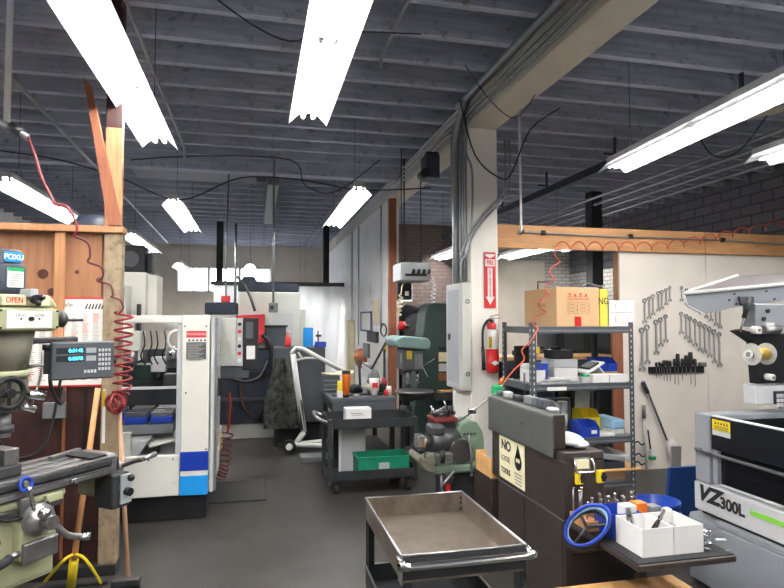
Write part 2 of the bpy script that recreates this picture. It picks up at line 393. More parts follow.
cu = tag(cm.done('plastic_curtain'), 'wrinkled white plastic curtain hanging behind the red and grey machine', 'curtain')
# ================================================================ LIGHTS
GL = 'fluorescent strip lights hung from the joists'
def make_light():
    t = thing('strip_light', 'x', 'light', (0, 0, 3.0), 0, GL)
    m = MB(True); L = 1.22
    m.prism([(-.055, .03), (.055, .03), (.05, .085), (-.05, .085)], 'y', -L, L, 'light_grey').done('housing', t)
    m = MB(True)
    for s in (-1, 1):
        m.prism([(s * .05, .03), (s * .052, .034), (s * .137, -.05), (s * .135, -.055)], 'y', -L, -.003, 'reflector')
        m.prism([(s * .05, .03), (s * .052, .034), (s * .137, -.05), (s * .135, -.055)], 'y', .003, L, 'reflector')
    m.done('reflector', t)
    for a, b in ((-L + .03, -.04), (.04, L - .03)):
        for s in (-1, 1):
            tb = MB(True).cyl((s * .036, a, .0), (s * .036, b, .0), .0155, m='tube_glow', seg=10).done('lamp_tube', t)
            MB(True).cyl((s * .036, a - .025, .0), (s * .036, a, .0), .016, m='white_plastic', seg=10).box(s * .036 - .012, s * .036 + .012, a - .035, a - .025, -.015, .03, 'white_plastic').done('lamp_holder', t)
            MB(True).cyl((s * .036, b, .0), (s * .036, b + .025, .0), .016, m='white_plastic', seg=10).box(s * .036 - .012, s * .036 + .012, b + .025, b + .035, -.015, .03, 'white_plastic').done('lamp_holder', t)
    for y in (-.9, .9):
        MB(True).tube([(-.04, y, .086), (0, y, .22), (.04, y, .086)], .003, 'soft_black', 5).done('hanger_bail', t)
        MB(True).tube([(0, y, .22), (0, y, 1.22)], .003, 'soft_black', 5).done('hanger_wire', t)
    return t
L0 = make_light()
lights = [
    (-.765, 3.83, 3.0, 0, 'large strip light at the upper left, above the wooden brace'),
    (.355, 2.97, 3.0, 0, 'large strip light hanging at the top centre of the photo'),
    (3.2, 3.7, 3.0, -4.0, 'long strip light at the upper right, above the timber header'),
    (4.33, 3.15, 3.0, -3.0, 'strip light mostly cut off by the right edge, near the dark brick wall'),
    (-.98, 8.75, 3.0, 0, 'strip light hanging over the white and blue machining centre'),
    (1.08, 7.4, 2.95, 0, 'strip light hanging beside the white dividing wall'),
    (-1.62, 14.6, 2.75, 0, 'small distant strip light in front of the back windows, nearer the left'),
    (-.12, 14.8, 2.78, 0, 'small distant strip light in front of the back windows, behind the hanging frame'),
    (-2.36, 7.55, 2.9, 0, 'strip light at the left edge, behind the plywood partition'),
    (-2.0, 11.6, 2.95, 0, 'distant strip light peeking past the end of the plywood partition'),
    (3.95, 11.6, 2.95, 0, 'strip light seen between the dividing wall and the column, nearer one'),
    (3.3, 9.2, 2.72, 0, 'strip light seen low between the wall end post and the column'),
    (4.62, 9.3, 2.75, 0, 'strip light seen below the timber header, left of the white panel'),
    (1.2, 15.4, 2.3, 0, 'unseen strip light added behind the plastic curtain to brighten it'),  # extra lamp, put in to make the curtain shine through white
    (6.5, 10.6, 3.1, 0, 'unseen strip light added behind the timber header to brighten the rear brick'),  # extra lamp out of sight, put in to lift the dark brick
    (-.765, 1.25, 3.0, 0, 'added unseen strip light directly overhead of the viewer, mill side'),  # extra lamp out of view, added to light upright faces from the front
    (.355, .4, 3.0, 0, 'added unseen strip light directly overhead of the viewer, centre row'),  # unseen, added for more light on the column front
    (3.2, 1.0, 3.0, 0, 'added unseen strip light over the tool cabinet and wire cutting machine'),  # unseen, added to brighten the partition and tool side
    (5.6, 1.0, 3.0, 0, 'added unseen strip light beyond the wire cutting machine, outside the frame'),  # unseen, added to boost the light in the right bay
    (-2.4, 3.2, 3.0, 0, 'added unseen strip light over the knee mill, outside the frame'),  # unseen, added to boost the light on the left
    (-.765, -1.4, 3.0, 0, 'strip light over the aisle behind the viewer, mill side'),
    (.355, -2.2, 3.0, 0, 'strip light over the aisle behind the viewer, cart side'),
    (3.0, -1.7, 3.0, 0, 'strip light over the aisle behind the viewer, past the beam'),
]
for i, (x, y, z, r, lb) in enumerate(lights):
    o = L0 if i == 0 else copy_tree(L0)
    o.location = (x, y, z + .05); o.rotation_euler = (0, 0, R_(r)); o['label'] = lb
    for ch in o.children:
        if ch.name.startswith('hanger_wire'): ch.scale.z = 4.1 - (z + .05 + .22)

# ================================================================ PIPES AND CABLES OVERHEAD
def pipe(name, pts, r, m, label, cat, smooth=0, seg=8, group=None):
    return tag(MB().tube(pts, r, m, seg, smooth).done(name), label, cat, group)
pipe('air_pipe', [(1.985, -2, 3.76), (1.985, 5.0, 3.76), (1.985, 5.35, 3.74), (1.985, 5.62, 3.5), (1.985, 5.66, 3.2), (1.985, 5.66, 1.965)], .036, 'galv', 'thick galvanised pipe running along the beam and down the column', 'pipe', 4, 12)
for i, (dz, yy) in enumerate(((3.56, 5.45), (3.62, 5.52), (3.68, 5.59))):
    pipe('conduit', [(2.022, -2, dz), (2.022, yy - .15, dz), (2.022, yy, dz - .06), (2.022, yy + .02, dz - .25), (2.022, yy + .02, 1.98)], .012, 'galv',
         'thin grey conduit along the beam side, %s of three counted from the beam underside' % ORD[i], 'conduit', 3, 8, 'conduits on the beam')
for i, z in enumerate((3.56, 3.62, 3.68, 3.74)):
    pipe('conduit', [(2.022, 5.9, z - .9), (2.022, 5.9, z - .12), (2.022, 6.05, z), (2.022, 15, z)], .012, 'galv', 'grey conduit along the beam beyond the column, %s from the bottom of four' % ORD[i], 'conduit', 2, 8, 'conduits beyond the column')
# bent pipes right of the column
for i, dx in enumerate((.0, .05)):
    q = [aY(p[0] + dx * 90, p[1], 5.37) for p in ((497, 140), (497, 188), (493, 203), (478, 222), (465, 243), (459, 262))]
    pipe('conduit', [q[0] + Vector((.08, 0, .0)), q[1] + Vector((.08, 0, 0)), q[2] + Vector((.02, 0, 0)), q[3], q[4], q[5]], .011, 'galv', 'slanting conduit crossing the column face above the fire sign, %s one' % ('left' if i == 0 else 'right'), 'conduit', 3, 8, 'slanting conduits on the column')
pipe('conduit', [aY(461, 283, 5.36), aY(461, 262, 5.36), aY(467, 250, 5.36), aY(472, 215, 5.38), aY(472, 170, 5.38), aY(466, 152, 5.38), aY(466, 120, 5.38)], .012, 'galv', 'grey conduit rising from the breaker box up the column edge', 'conduit', 3)
jb = tag(MB().box(1.88, 2.039, 6.35, 6.6, 3.22, 3.49, 'navy', .01).box(1.9, 2.039, 6.4, 6.5, 3.491, 3.53, 'black').cyl((1.86, 6.3, 3.26), (1.86, 6.5, 3.26), .05, m='black').done('junction_box'), 'dark junction box on the beam side just beyond the column', 'junction box')
pipe('air_pipe', [(2.55, 5.36, 4.0), (2.56, 5.36, 2.5), (2.56, 5.4, 2.47)], .013, 'white_metal', 'thin pale pipe dropping from the ceiling to the timber header', 'pipe')
q = [aY(p[0], p[1], 5.535) for p in ((521, 232), (545, 233), (600, 236), (660, 238), (720, 240), (784, 244))]
pipe('conduit', q + [Vector((7.2, 5.535, 2.5))], .009, 'galv', 'thin grey conduit clamped along the timber header', 'conduit', 3)
for i, px in enumerate((521, 543, 630, 722)):
    p = aY(px, 232 + (px - 521) * .04, 5.54)
    tag(MB().box(p.x - .018, p.x + .018, 5.505, 5.552, p.z - .022, p.z + .022, 'black', .004).done('pipe_clamp'), '%s black clamp from the column holding the conduit on the timber header' % ORD[i], 'clamp', 'black clamps on the timber header')
# long pipes under the left ceiling
pipe('conduit', [(-.85, 1, 3.72), (-.87, 7.6, 3.72), (-.87, 7.65, 3.6)], .016, 'galv', 'straight conduit running away under the joists right of the first strip light', 'conduit')
pipe('conduit', [(-1.9, 3, 3.58), (-2.0, 7.2, 3.58), (-2.2, 16, 3.58)], .016, 'galv', 'straight conduit running away above the plywood partition', 'conduit')
pipe('conduit', [(.98, 1.5, 3.74), (.98, 4.6, 3.74), (.98, 4.62, 3.66)], .014, 'galv', 'straight conduit running under the joists right of the centre strip light', 'conduit')
pipe('air_pipe', [(-1.5, 4.02, 3.79), (-1.5, 4.02, 2.8)], .02, 'white_metal', 'pale drop pipe hanging at the upper left above the partition', 'pipe')
tag(MB().tube([aY(0, 123, 4.0), aY(14, 128, 4.0), aY(28, 138, 4.0)], .022, 'galv', 10).cyl(aY(10, 126, 4.0), aY(22, 133, 4.0), .03, m='dark_steel').done('air_fitting'), 'grey metal air coupling at the foot of the upper left drop pipe', 'pipe fitting')
pipe('conduit', [(-.4, 9.0, 3.77), (-.42, 9.0, 2.9), (-.42, 9.0, 1.7)], .012, 'galv', 'thin drop conduit above the white and blue machining centre', 'conduit')
pipe('conduit', [(-.3, 9.4, 3.1), (-.3, 9.4, 1.8)], .02, 'galv', 'short pale hanging pipe beside the thin drop conduit', 'conduit')
pipe('conduit', [(.235, 8.1, 3.79), (.235, 8.1, 2.6), (.24, 8.1, 1.835)], .015, 'galv', 'drop conduit holding the small grey box above the red machine', 'conduit')
tag(MB().box(.18, .30, 8.03, 8.13, 1.70, 1.83, 'mid_grey', .01).box(.20, .24, 8.02, 8.031, 1.74, 1.79, 'black').done('outlet_box'), 'small grey box hanging on a drop conduit in front of the grey machine housing', 'box')
def drape(name, pts, r, m, label, seg=6): return pipe(name, pts, r, m, label, 'cable', 5, seg)
drape('cable', [(-.55, 3.0, 3.78), (-.42, 3.2, 3.5), (-.1, 3.5, 3.38), (.2, 3.7, 3.36), (.45, 3.8, 3.5), (1.2, 4.2, 3.76)], .006, 'soft_black', 'black cable drooping across the ceiling behind the centre strip light')
drape('cable', [(-.48, 2.9, 3.78), (-.5, 2.95, 3.5), (-.42, 2.95, 3.42), (-.34, 2.95, 3.55), (-.36, 2.9, 3.78)], .006, 'galv', 'looped grey cable hanging from the joists near the first strip light')
drape('cable', [aY(*p, 6.0) for p in ((-5, 150), (60, 160), (120, 178), (180, 200), (240, 178), (300, 180), (360, 190), (430, 188))], .007, 'soft_black', 'long black cable sagging across the aisle under the joists')
drape('cable', [aY(*p, 8.0) for p in ((130, 160), (200, 156), (290, 160), (305, 185), (335, 192), (380, 160))], .008, 'soft_black', 'black cable festooned along the lower ceiling girder')
drape('cable', [aY(*p, 5.3) for p in ((460, 100), (475, 155), (500, 178), (512, 172), (530, 130), (560, 108))], .007, 'soft_black', 'black cable looping from the column across the beam underside')
drape('cable', [aY(*p, 4.4) for p in ((465, 65), (490, 100), (515, 118), (535, 95))], .004, 'soft_black', 'thin wire sagging across the face of the beam')
drape('cable', [aY(*p, 4.6) for p in ((690, 118), (712, 155), (740, 150), (770, 112), (784, 100))], .006, 'soft_black', 'black cable hanging between the two upper right strip lights')
for i, (x, z) in enumerate(((5.45, 3.62), (5.6, 3.56), (5.75, 3.5), (5.9, 3.44))):
    pipe('conduit', [(x, 0, z), (x, 12.9, z)], .022, 'galv', 'parallel pipe along the right bay ceiling, %s counting towards the brick wall' % ORD[i], 'conduit', 0, 8, 'parallel pipes in the right bay')
bj = thing('unistrut_track', 'dark steel track with hangers along the right bay ceiling', 'track', (4.2, 8, 3.8))
MB().box(4.15, 4.25, 3.5, 12.8, 3.45, 3.55, 'navy').done('rail', bj)
for y in (4.3, 6.2, 7.9, 9.5, 11.2): MB().box(4.19, 4.21, y, y + .04, 3.55, 3.8, 'navy').box(4.05, 4.2, y, y + .03, 3.58, 3.6, 'navy').done('hanger', bj)
pipe('conduit', [(4.3, 4.2, 3.7), (4.6, 4.2, 3.72), (5.2, 4.2, 3.72)], .03, 'galv', 'short pipe at the right edge under the ceiling', 'conduit')
tag(MB().prism([(4.28, 3.42), (4.98, 3.62), (4.98, 3.66), (4.28, 3.46)], 'y', 4.5, 4.6, 'cream_paint').done('bracket_board'), 'pale board bracketed under the ceiling above the right strip light', 'board')

# ================================================================ HOSES
def coil(p0, p1, turns, R, r, m, mb, seg=6, per=12):
    p0, p1 = Vector(p0), Vector(p1); d = (p1 - p0).normalized(); u = d.orthogonal().normalized(); v = d.cross(u); n = int(turns * per)
    return mb.tube([p0 + (p1 - p0) * (i / n) + (u * math.cos(2 * PI * i / per) + v * math.sin(2 * PI * i / per)) * R for i in range(n + 1)], r, m, seg)
h = thing('air_hose', 'red coiled air hose draped down the end of the wooden partition', 'hose', aY(28, 137, 3.98))
Y = 4.0
MB().tube([aY(*p, Y) for p in ((28, 137), (35, 155), (42, 178), (52, 198), (56, 204), (66, 206), (72, 214), (77, 228), (74, 236))], .008, 'hose_red', 8, 5).done('lead_hose', h)
m = MB()
sc = [(74, 236), (88, 243), (90, 256), (88, 262), (101, 267), (103, 276), (99, 281), (110, 285), (113, 295), (111, 297), (120, 300), (123, 308), (119, 313)]
m.tube([aY(*p, Y - .03) for p in sc], .007, 'hose_maroon', 8, 4).done('draped_hose', h)
m = MB(); coil(aY(124, 312, 3.98), aY(122, 395, 3.98), 9.5, .052, .0075, 'hose_red', m, 6, 14); m.done('coil', h)
m = MB()
for i in range(7):
    m.torus(aY(116 + (i % 3) * 2 - 2, 403 + (i % 2) * 2 - 1, 3.93 + .012 * i), .048 + .006 * (i % 3), .0075, 'hose_red', (math.sin(i), math.cos(i * 2), .5 * math.sin(i * 3)), 22)
m.done('bundle', h)
h = thing('air_hose', 'orange coiled air hose strung under the timber header and down to the shelf', 'hose', aY(560, 244, 5.5))
m = MB(); p0 = Vector((aY(556, 246, 5.48).x, 5.485, aY(556, 246, 5.48).z)); pts = []
n = 300
for i in range(n):
    t = i / n; px = 558 + 236 * t; py = 246 - 30 * max(0, t - .45) * (1.0 + .6 * t) * 1.0
    ph = 2 * PI * 14.5 * t; q = aY(px, py, 5.46)
    pts.append(q + Vector((0, .045 * math.cos(ph), .045 * math.sin(ph))))
m.tube(pts, .006, 'hose_orange', 6).done('coil', h)
m = MB(); pts = []
base = [aY(x, y, yy) for x, y, yy in ((560, 246, 5.46), (556, 262, 5.1), (551, 280, 4.7), (546, 295, 4.52), (541, 312, 4.52), (534, 328, 4.52))]
cs = catmull(base, 16)
for i, q in enumerate(cs): pts.append(q + Vector((math.cos(i * 2 * PI / 16), .0, .3 * math.sin(i * 2 * PI / 16))) * .04)
m.tube(pts, .006, 'hose_orange', 6)
m.tube([pts[-1]] + [aY(*p, 4.45) for p in ((530, 342), (522, 350), (524, 360), (512, 372), (500, 388))], .006, 'hose_orange', 6, 5)
m.done('drop_hose', h)
MB().box(*(lambda p: (p.x - .04, p.x + .04, 4.4, 4.46, p.z - .045, p.z + .04))(aY(497, 390, 4.43)), 'green', .012).cyl(aY(500, 384, 4.43), aY(502, 378, 4.43), .012, m='orange').done('nozzle', h, label='green nozzle')
h = thing('air_hose', 'dark red coiled hose hanging down beside the white machining centre', 'hose', aY(228, 400, 5.9))
m = MB(); m.tube([aY(*p, 5.85) for p in ((229, 392), (230, 405), (229, 420), (228, 432))], .014, 'hose_red', 8, 4).done('lead_hose', h)
m = MB(); coil(aY(228, 432, 5.85), aY(225, 466, 5.85), 6, .05, .007, 'hose_maroon', m); coil(aY(225, 466, 5.85), aY(219, 478, 5.85), 4, .05, .007, 'hose_maroon', m); m.done('coil', h)

# ================================================================ COLUMN FITTINGS
bx = thing('breaker_box', 'tall grey electrical breaker box mounted on the side of the white column', 'electrical box', (1.99, 5.6, .92))
MB().box(1.945, 2.036, 5.38, 5.86, .92, 1.96, 'cnc_beige', .004).done('body', bx)
MB().box(1.936, 1.944, 5.41, 5.83, .94, 1.94, 'light_grey', .003).box(1.933, 1.9355, 5.45, 5.79, .98, 1.9, 'machine_grey', .002).done('door', bx)
MB().box(1.918, 1.935, 5.70, 5.74, 1.4, 1.46, 'dark_steel', .004).done('latch', bx)
MB().torus((2.0, 5.376, 1.78), .018, .004, 'dark_steel', (0, 1, 0)).torus((2.0, 5.376, 1.08), .018, .004, 'dark_steel', (0, 1, 0)).done('hasp', bx)
a, b = aY(484, 252, 5.39), aY(496, 308, 5.39)
sg = thing('fire_sign', 'red and white vertical fire extinguisher sign on the column face', 'sign', ((a.x + b.x) / 2, 5.395, b.z))
MB().box(a.x, b.x, 5.388, 5.394, b.z, a.z, 'red', .002).done('plate', sg)
cx = (a.x + b.x) / 2; hw = (b.x - a.x) / 2; H = a.z - b.z
MB().box(cx - hw * .42, cx + hw * .42, 5.3862, 5.3878, b.z + .11, a.z - .155, 'white_plastic').prism([(cx - hw * .75, b.z + .11), (cx + hw * .75, b.z + .11), (cx, b.z + .03)], 'y', 5.3862, 5.3878, 'white_plastic') \
    .prism([(cx - hw * .8, a.z - .035), (cx, a.z - .06), (cx + hw * .8, a.z - .035), (cx + hw * .8, a.z - .02), (cx - hw * .8, a.z - .02)], 'y', 5.3862, 5.3878, 'white_plastic') \
    .box(cx - hw * .8, cx + hw * .8, 5.3862, 5.3878, a.z - .14, a.z - .07, 'white_plastic').done('white_markings', sg)
text('FIRE', .062, (cx, 5.385, a.z - .105), '-Y', 'red', sg, sx=.62, bold=.002)
wd = 'EXTINGUISHER'; z0, z1 = a.z - .165, b.z + .105
for i, ch in enumerate(wd): text(ch, (z0 - z1) / 12 * 1.25, (cx, 5.385, z0 - (z0 - z1) * (i + .5) / 12), '-Y', 'red', sg, bold=.001)
# extinguisher
p = aY(491.5, 373, 5.3); ex = thing('fire_extinguisher', 'red fire extinguisher with a black hose hung on the column', 'fire extinguisher', (p.x, 5.3, p.z))
r = .062; z = p.z
MB().lathe([(0, z), (r * .8, z), (r, z + .02), (r, z + .23), (0, z + .23)], (p.x + .01, 5.3, 0), 'red').done('cylinder', ex)
MB().lathe([(r, .0), (r, .14), (r * .9, .165), (r * .5, .2), (.018, .215), (.018, .25), (0, .25)], (p.x + .01, 5.3, z + .2302), 'white_plastic').done('label_band', ex, label='white paper-wrapped upper cylinder')
MB().box(p.x - .05, p.x - .02, 5.235, 5.25, z + .24, z + .35, 'amber', .002).done('yellow_tag', ex, label='yellow tag')
MB().lathe([(.04, .0), (.045, .05), (.02, .06), (0, .06)], (p.x - .0, 5.29, z + .42), 'red').done('red_collar', ex)
MB().prism([(p.x - .03, z + .1), (p.x + .01, z + .125), (p.x + .05, z + .1), (p.x + .01, z + .075)], 'y', 5.232, 5.2365, 'white_plastic').done('diamond_label', ex)
MB().cyl((p.x + .01, 5.3, z + .48), (p.x + .01, 5.3, z + .52), .022, m='steel').box(p.x - .02, p.x + .1, 5.29, 5.31, z + .52, z + .53, 'steel', .003).box(p.x - .01, p.x + .09, 5.29, 5.31, z + .545, z + .555, 'steel', .003, rot=(0, -12, 0)).done('valve_handle', ex)
MB().tube([(p.x, 5.28, z + .5), (p.x - .05, 5.27, z + .5), (p.x - .095, 5.27, z + .42), (p.x - .1, 5.27, z + .25)], .012, 'black', 8, 6).cyl((p.x - .1, 5.27, z + .25), (p.x - .09, 5.27, z + .03), .016, .02, 'black').done('hose', ex)
MB().box(p.x - .01, p.x + .03, 5.3, 5.399, z + .45, z + .49, 'dark_steel').done('wall_bracket', ex)

# ================================================================ LEFT: chart, poles, mill
a, b = aY(43, 297, 4.13), aY(107, 386, 4.13)
ch = thing('wall_chart', 'white thread and drill chart with a red border on the partition', 'chart', ((a.x + b.x) / 2, 4.13, b.z))
x0 = a.x - .25; x1 = b.x
MB().box(x0, x1, 4.128, 4.134, b.z, a.z, 'red_plastic', .002).box(x0 + .012, x1 - .012, 4.125, 4.1275, b.z + .012, a.z - .012, 'paper').done('sheet', ch)
text('Numbers of a Drill Size & Sheet Tap Chart', .03, (x1 - .43, 4.1235, a.z - .05), '-Y', 'soft_black', ch, 'heading', ax='LEFT', sx=.42)
m = MB()
for i in range(9):
    xx = x0 + .05 + i * (x1 - x0 - .08) / 9
    for j in range(34):
        zz = a.z - .11 - j * (a.z - b.z - .14) / 34
        m.box(xx, xx + .022 + .02 * random.random(), 4.1235, 4.1247, zz, zz + .004, 'grey_print' if (i + j // 5) % 4 else 'red_plastic')
m.done('printed_columns', ch)
m = MB()
for i in range(6): m.prism([(x1 - .14 + i * .019, a.z - .075), (x1 - .13 + i * .019, a.z - .075), (x1 - .12 + i * .019, a.z - .04), (x1 - .126 + i * .019, a.z - .04)], 'y', 4.1235, 4.1247, 'black')
m.done('printed_emblem', ch)

bro = thing('floor_squeegee', 'wooden pole with yellow wire brace leaning on the dark partition boards', 'squeegee', aZ(72, 587, 0))
bt = aY(74, 560, 3.85); tp = aY(98, 388, 4.02)
MB().cyl(bt, tp, .017, m='pole_wood').done('pole', bro)
ft = aZ(71, 586, .02)
MB().cyl(ft, bt, .026, m='yellow').done('socket', bro, label='yellow socket')
MB().tube([aZ(44, 583, .03), aY(62, 562, 3.8), bt + Vector((0, 0, .03)), aY(86, 560, 3.8), aZ(101, 583, .03)], .009, 'yellow', 8, 4).done('brace', bro, label='yellow wire brace')
e0, e1 = aZ(38, 588, .015), aZ(105, 587, .015)
MB().box(e0.x, e1.x, e0.y - .012, e0.y + .012, 0.002, .022, 'soft_black', .004).done('blade', bro)
bro = thing('push_broom', 'worn wooden broom pole leaning at the partition end post', 'broom', aZ(128, 585, 0))
bt = aZ(128, 578, .07)
MB().cyl(bt, aY(119.5, 412, 4.02), .0135, m='pole_old').done('pole', bro)
MB().box(bt.x - .09, bt.x + .07, bt.y - .035, bt.y + .035, .03, .075, 'dark_steel', .01).done('head', bro)
m = MB()
for i in range(70): 
    xx = bt.x - .085 + .0022 * i; m.cyl((xx, bt.y - .03 + .06 * random.random(), .031), (xx + random.uniform(-.01, .01), bt.y - .04 + .08 * random.random(), .001), .004, m='soft_black', seg=5)
m.done('bristles', bro)
tag(MB().box(-.938, -.92, 4.085, 4.098, .82, 1.16, 'white_plastic', .003).box(-.938, -.92, 4.0835, 4.0848, 1.05, 1.15, 'amber').done('level_tool'), 'thin white strip with a yellow end fixed to the partition post', 'strip')
tag(MB().lathe([(.16, 0), (.16, .03), (.14, .1), (.09, .15), (0, .17)], (-1.18, 4.75, 2.22), 'navy').box(-1.36, -1.0, 4.6, 4.9, .001, 2.22, 'navy').done('motor_housing'), 'dark domed motor housing behind the top of the plywood partition', 'motor')

# --- knee mill. local frame: +X along the table, -Y to the operator
mill = thing('milling_machine', 'olive green vertical knee mill at the left edge', 'milling machine', (-.95, 2.85, 0), R_(52.3))
K = MB(True)
K.box(-.25, .25, .45, 1.1, 0, .12, 'mill_dirty', .02).box(-.19, .19, .55, 1.0, .12, 1.2, 'mill_green', .04).done('column', mill)
MB(True).cyl((0, .75, 1.2), (0, .75, 1.34), .2, m='mill_green', seg=28).done('turret', mill)
MB(True).box(-.11, .11, .3, 1.15, 1.34, 1.54, 'mill_green', .03).done('ram', mill)
# knee
kn = MB(True).box(-.16, .16, .03, .56, .46, .775, 'mill_green', .012).box(-.145, .145, .02, .04, .48, .76, 'mill_green', .006).done('knee', mill)
MB(True).box(-.17, .17, .0, .5, .777, .797, 'mill_dirty', .004).box(-.17, .17, -.01, .004, .77, .8, 'dark_steel', .003).done('knee_way_cover', mill)
MB(True).cyl((0, .2, 0), (0, .2, .458), .055, m='dark_steel', seg=20).done('lift_screw', mill)
sd = MB(True).box(-.21, .2, .01, .4, .798, .833, 'mill_green', .012).done('saddle', mill)
MB(True).box(-.03, .02, -.018, .01, .76, .84, 'steel', .004).done('saddle_lock', mill)
MB(True).box(.09, .17, -.012, .01, .79, .825, 'mill_green', .006).done('saddle_cover', mill)
MB(True).box(-.2, -.14, -.02, .01, .78, .84, 'dark_steel', .004).done('oil_pump', mill)
MB(True).tube([(-.15, -.02, .81), (-.1, -.03, .775), (0, -.03, .77), (.09, -.02, .8)], .006, 'rubber', 6, 5).done('oil_line', mill)
# table
T = MB(True); zt = .925; x0, x1 = -.85, .44
T.box(x0, x1, .0, .29, .835, .875, 'dark_steel', .004).box(x0, x1, .0, .29, .885, .91, 'dark_steel', .003).box(x0, x1, .012, .278, .874, .886, 'black')
for a, b in ((0, .05), (.075, .13), (.16, .215), (.24, .29)): T.box(x0, x1, a, b, .9105, zt, 'steel', .002)
T.box(x0, x1, -.006, .0, .845, .865, 'steel').done('table', mill)
MB(True).box(.2, .24, -.02, -.0065, .85, .87, 'steel', .004).cyl((.22, -.035, .86), (.22, -.015, .86), .012, m='steel').done('table_stop', mill)
MB(True).box(x1 - .11, x1 - .02, .02, .2, zt + .001, zt + .01, 'black').box(x1 - .2, x1 + .0, .2, .23, zt + .001, zt + .02, 'steel', .003, rot=(0, 0, 14)).done('loose_scale', mill)
br = MB(True).box(x1 + .002, x1 + .06, .03, .26, .7, .93, 'steel', .02).box(x1 + .06, x1 + .1, .06, .22, .74, .9, 'dark_steel', .02).done('end_bracket', mill)
MB(True).box(x1 - .01, x1 + .1, -.015, .12, .66, .83, 'soft_black', .012).box(x1 + .03, x1 + .095, -.03, -.016, .68, .825, 'machine_grey', .004).cyl((x1 + .06, -.031, .74), (x1 + .06, -.06, .74), .02, m='black').ball((x1 + .06, -.06, .81), .018, 'black').done('power_feed', mill)
cr = MB(True).cyl((x1 + .1, .14, .82), (x1 + .16, .14, .82), .035, m='steel').tube([(x1 + .15, .14, .82), (x1 + .17, .04, .86), (x1 + .175, -.02, .875)], .013, 'steel', 8, 4).done('table_crank', mill)
MB(True).cyl((x1 + .175, -.02, .875), (x1 + .25, -.02, .885), .012, .015, 'steel').done('crank_handle', mill)
# knee cranks
KZ = Matrix.Translation((.04, 0, .1))
def MK():
    m = MB(True); m.X = KZ; return m
MK().box(-.08, .09, -.03, .03, .48, .64, 'mill_green', .012).box(-.075, .085, -.05, -.03, .47, .56, 'steel', .012).lathe([(.068, 0), (.066, .03), (.045, .045), (.03, .06)], (-.01, -.03, .645), 'steel', 24, (0, -1, 0)).done('crank_housing', mill)
MK().cyl((-.01, -.08, .645), (-.01, -.14, .645), .03, m='steel').tube([(-.04, -.12, .68), (.0, -.125, .64), (.06, -.13, .57), (.13, -.13, .54)], .014, 'steel', 8, 4).ball((-.045, -.13, .69), .026, 'chrome').done('knee_crank', mill)
MK().cyl((.12, -.13, .54), (.16, -.15, .535), .014, .018, 'chrome').done('knee_crank_handle', mill)
MK().cyl((-.17, -.01, .56), (-.2, -.06, .6), .007, m='steel').ball((-.205, -.065, .61), .022, 'black').done('knee_lock', mill)
MK().tube([(-.6, -.05, .55), (-.42, -.09, .5), (-.2, -.08, .52), (-.14, -.06, .53)], .018, 'soft_black', 8, 5).cyl((-.14, -.06, .53), (-.1, -.055, .535), .014, m='steel').done('cross_feed_lever', mill)
hv = MB(True).torus((-.02, -.03, .905), .026, .008, 'blue', (0, -1, .2)).cyl((-.02, -.007, .905), (-.02, -.04, .905), .012, m='steel').done('small_handwheel', mill, label='small blue handwheel')
MB(True).tube([(-.02, -.05, .895), (-.01, -.055, .84), (.0, -.06, .79)], .009, 'chrome', 8, 3).done('clamp_lever', mill)
# head
MB(True).box(-.15, .13, .0, .3, 1.55, 1.655, 'mill_green', .018).done('gear_head', mill)
hp = MB(True).box(-.145, .125, -.012, -.001, 1.557, 1.648, 'mill_green', .008).box(-.11, .09, -.015, -.0121, 1.566, 1.64, 'paper', .001).done('speed_plate', mill)
MB(True).cyl((-.01, -.0151, 1.605), (-.01, -.03, 1.605), .009, m='black').cyl((-.05, -.0151, 1.605), (-.05, -.017, 1.605), .004, m='black').cyl((.03, -.0151, 1.605), (.03, -.017, 1.605), .004, m='black').done('plate_knobs', hp)
text('HIGH        LOW', .018, (-.01, -.0155, 1.62), 0, 'grey_print', hp)
for x in (-.135, .115):
    for z in (1.568, 1.64): MB(True).cyl((x, -.0121, z), (x, -.017, z), .005, m='black', seg=8).done('screw', hp)
MB(True).prism([(-.16, 1.657), (.14, 1.657), (.1, 1.71), (-.12, 1.71)], 'y', .01, .3, 'mill_green', .01).done('head_top', mill)
pt = MB(True).box(-.12, -.02, .002, .0095, 1.664, 1.704, 'cream_paper', .001).box(.02, .09, .002, .0095, 1.664, 1.702, 'cream_paper', .001).done('name_plate', mill)
text('OPEN', .036, (-.07, .0005, 1.684), 0, 'red', pt, sx=.8)
MB(True).box(-.02, .015, -.03, .1, 1.70, 1.735, 'machine_grey', .006).cyl((.0, -.02, 1.69), (.0, -.05, 1.69), .02, m='black').ball((.018, -.05, 1.698), .013, 'black').ball((.0, -.05, 1.672), .013, 'black').done('speed_switch', mill)
mo = MB(True)
for ph in range(1): mo.lathe([(0, 1.711), (.088, 1.711), (.092, 1.73), (.092, 1.832), (.086, 1.842), (.078, 1.845), (.078, 1.897), (.07, 1.906), (0, 1.906)], (-.05, .13, 0), 'navy', 28)
mo = mo.done('motor', mill)
fm = Vector((.8, -.6, 0))
lbm = MB(True).box(-.088, -.012, .045, .053, 1.85, 1.893, 'stripe_cyan', .001).box(-.08, -.01, .035, .0435, 1.74, 1.826, 'paper', .002).box(-.08, -.01, .0335, .0349, 1.81, 1.826, 'green').done('motor_label', mill)
text('FOXU', .032, (-.05, .0435, 1.871), 0, 'white_plastic', lbm, bold=.001)
m = MB(True)
for j in range(6): m.box(-.073, -.025 + .008 * (j % 2), .0337, .0347, 1.75 + .009 * j, 1.753 + .009 * j, 'grey_print')
m.done('label_print', lbm)
MB(True).cyl((-.02, .13, 1.38), (-.02, .13, 1.55), .085, .11, 'mill_dirty', 28).cyl((-.02, .13, 1.35), (-.02, .13, 1.38), .095, m='mill_green', seg=28).done('quill_housing', mill)
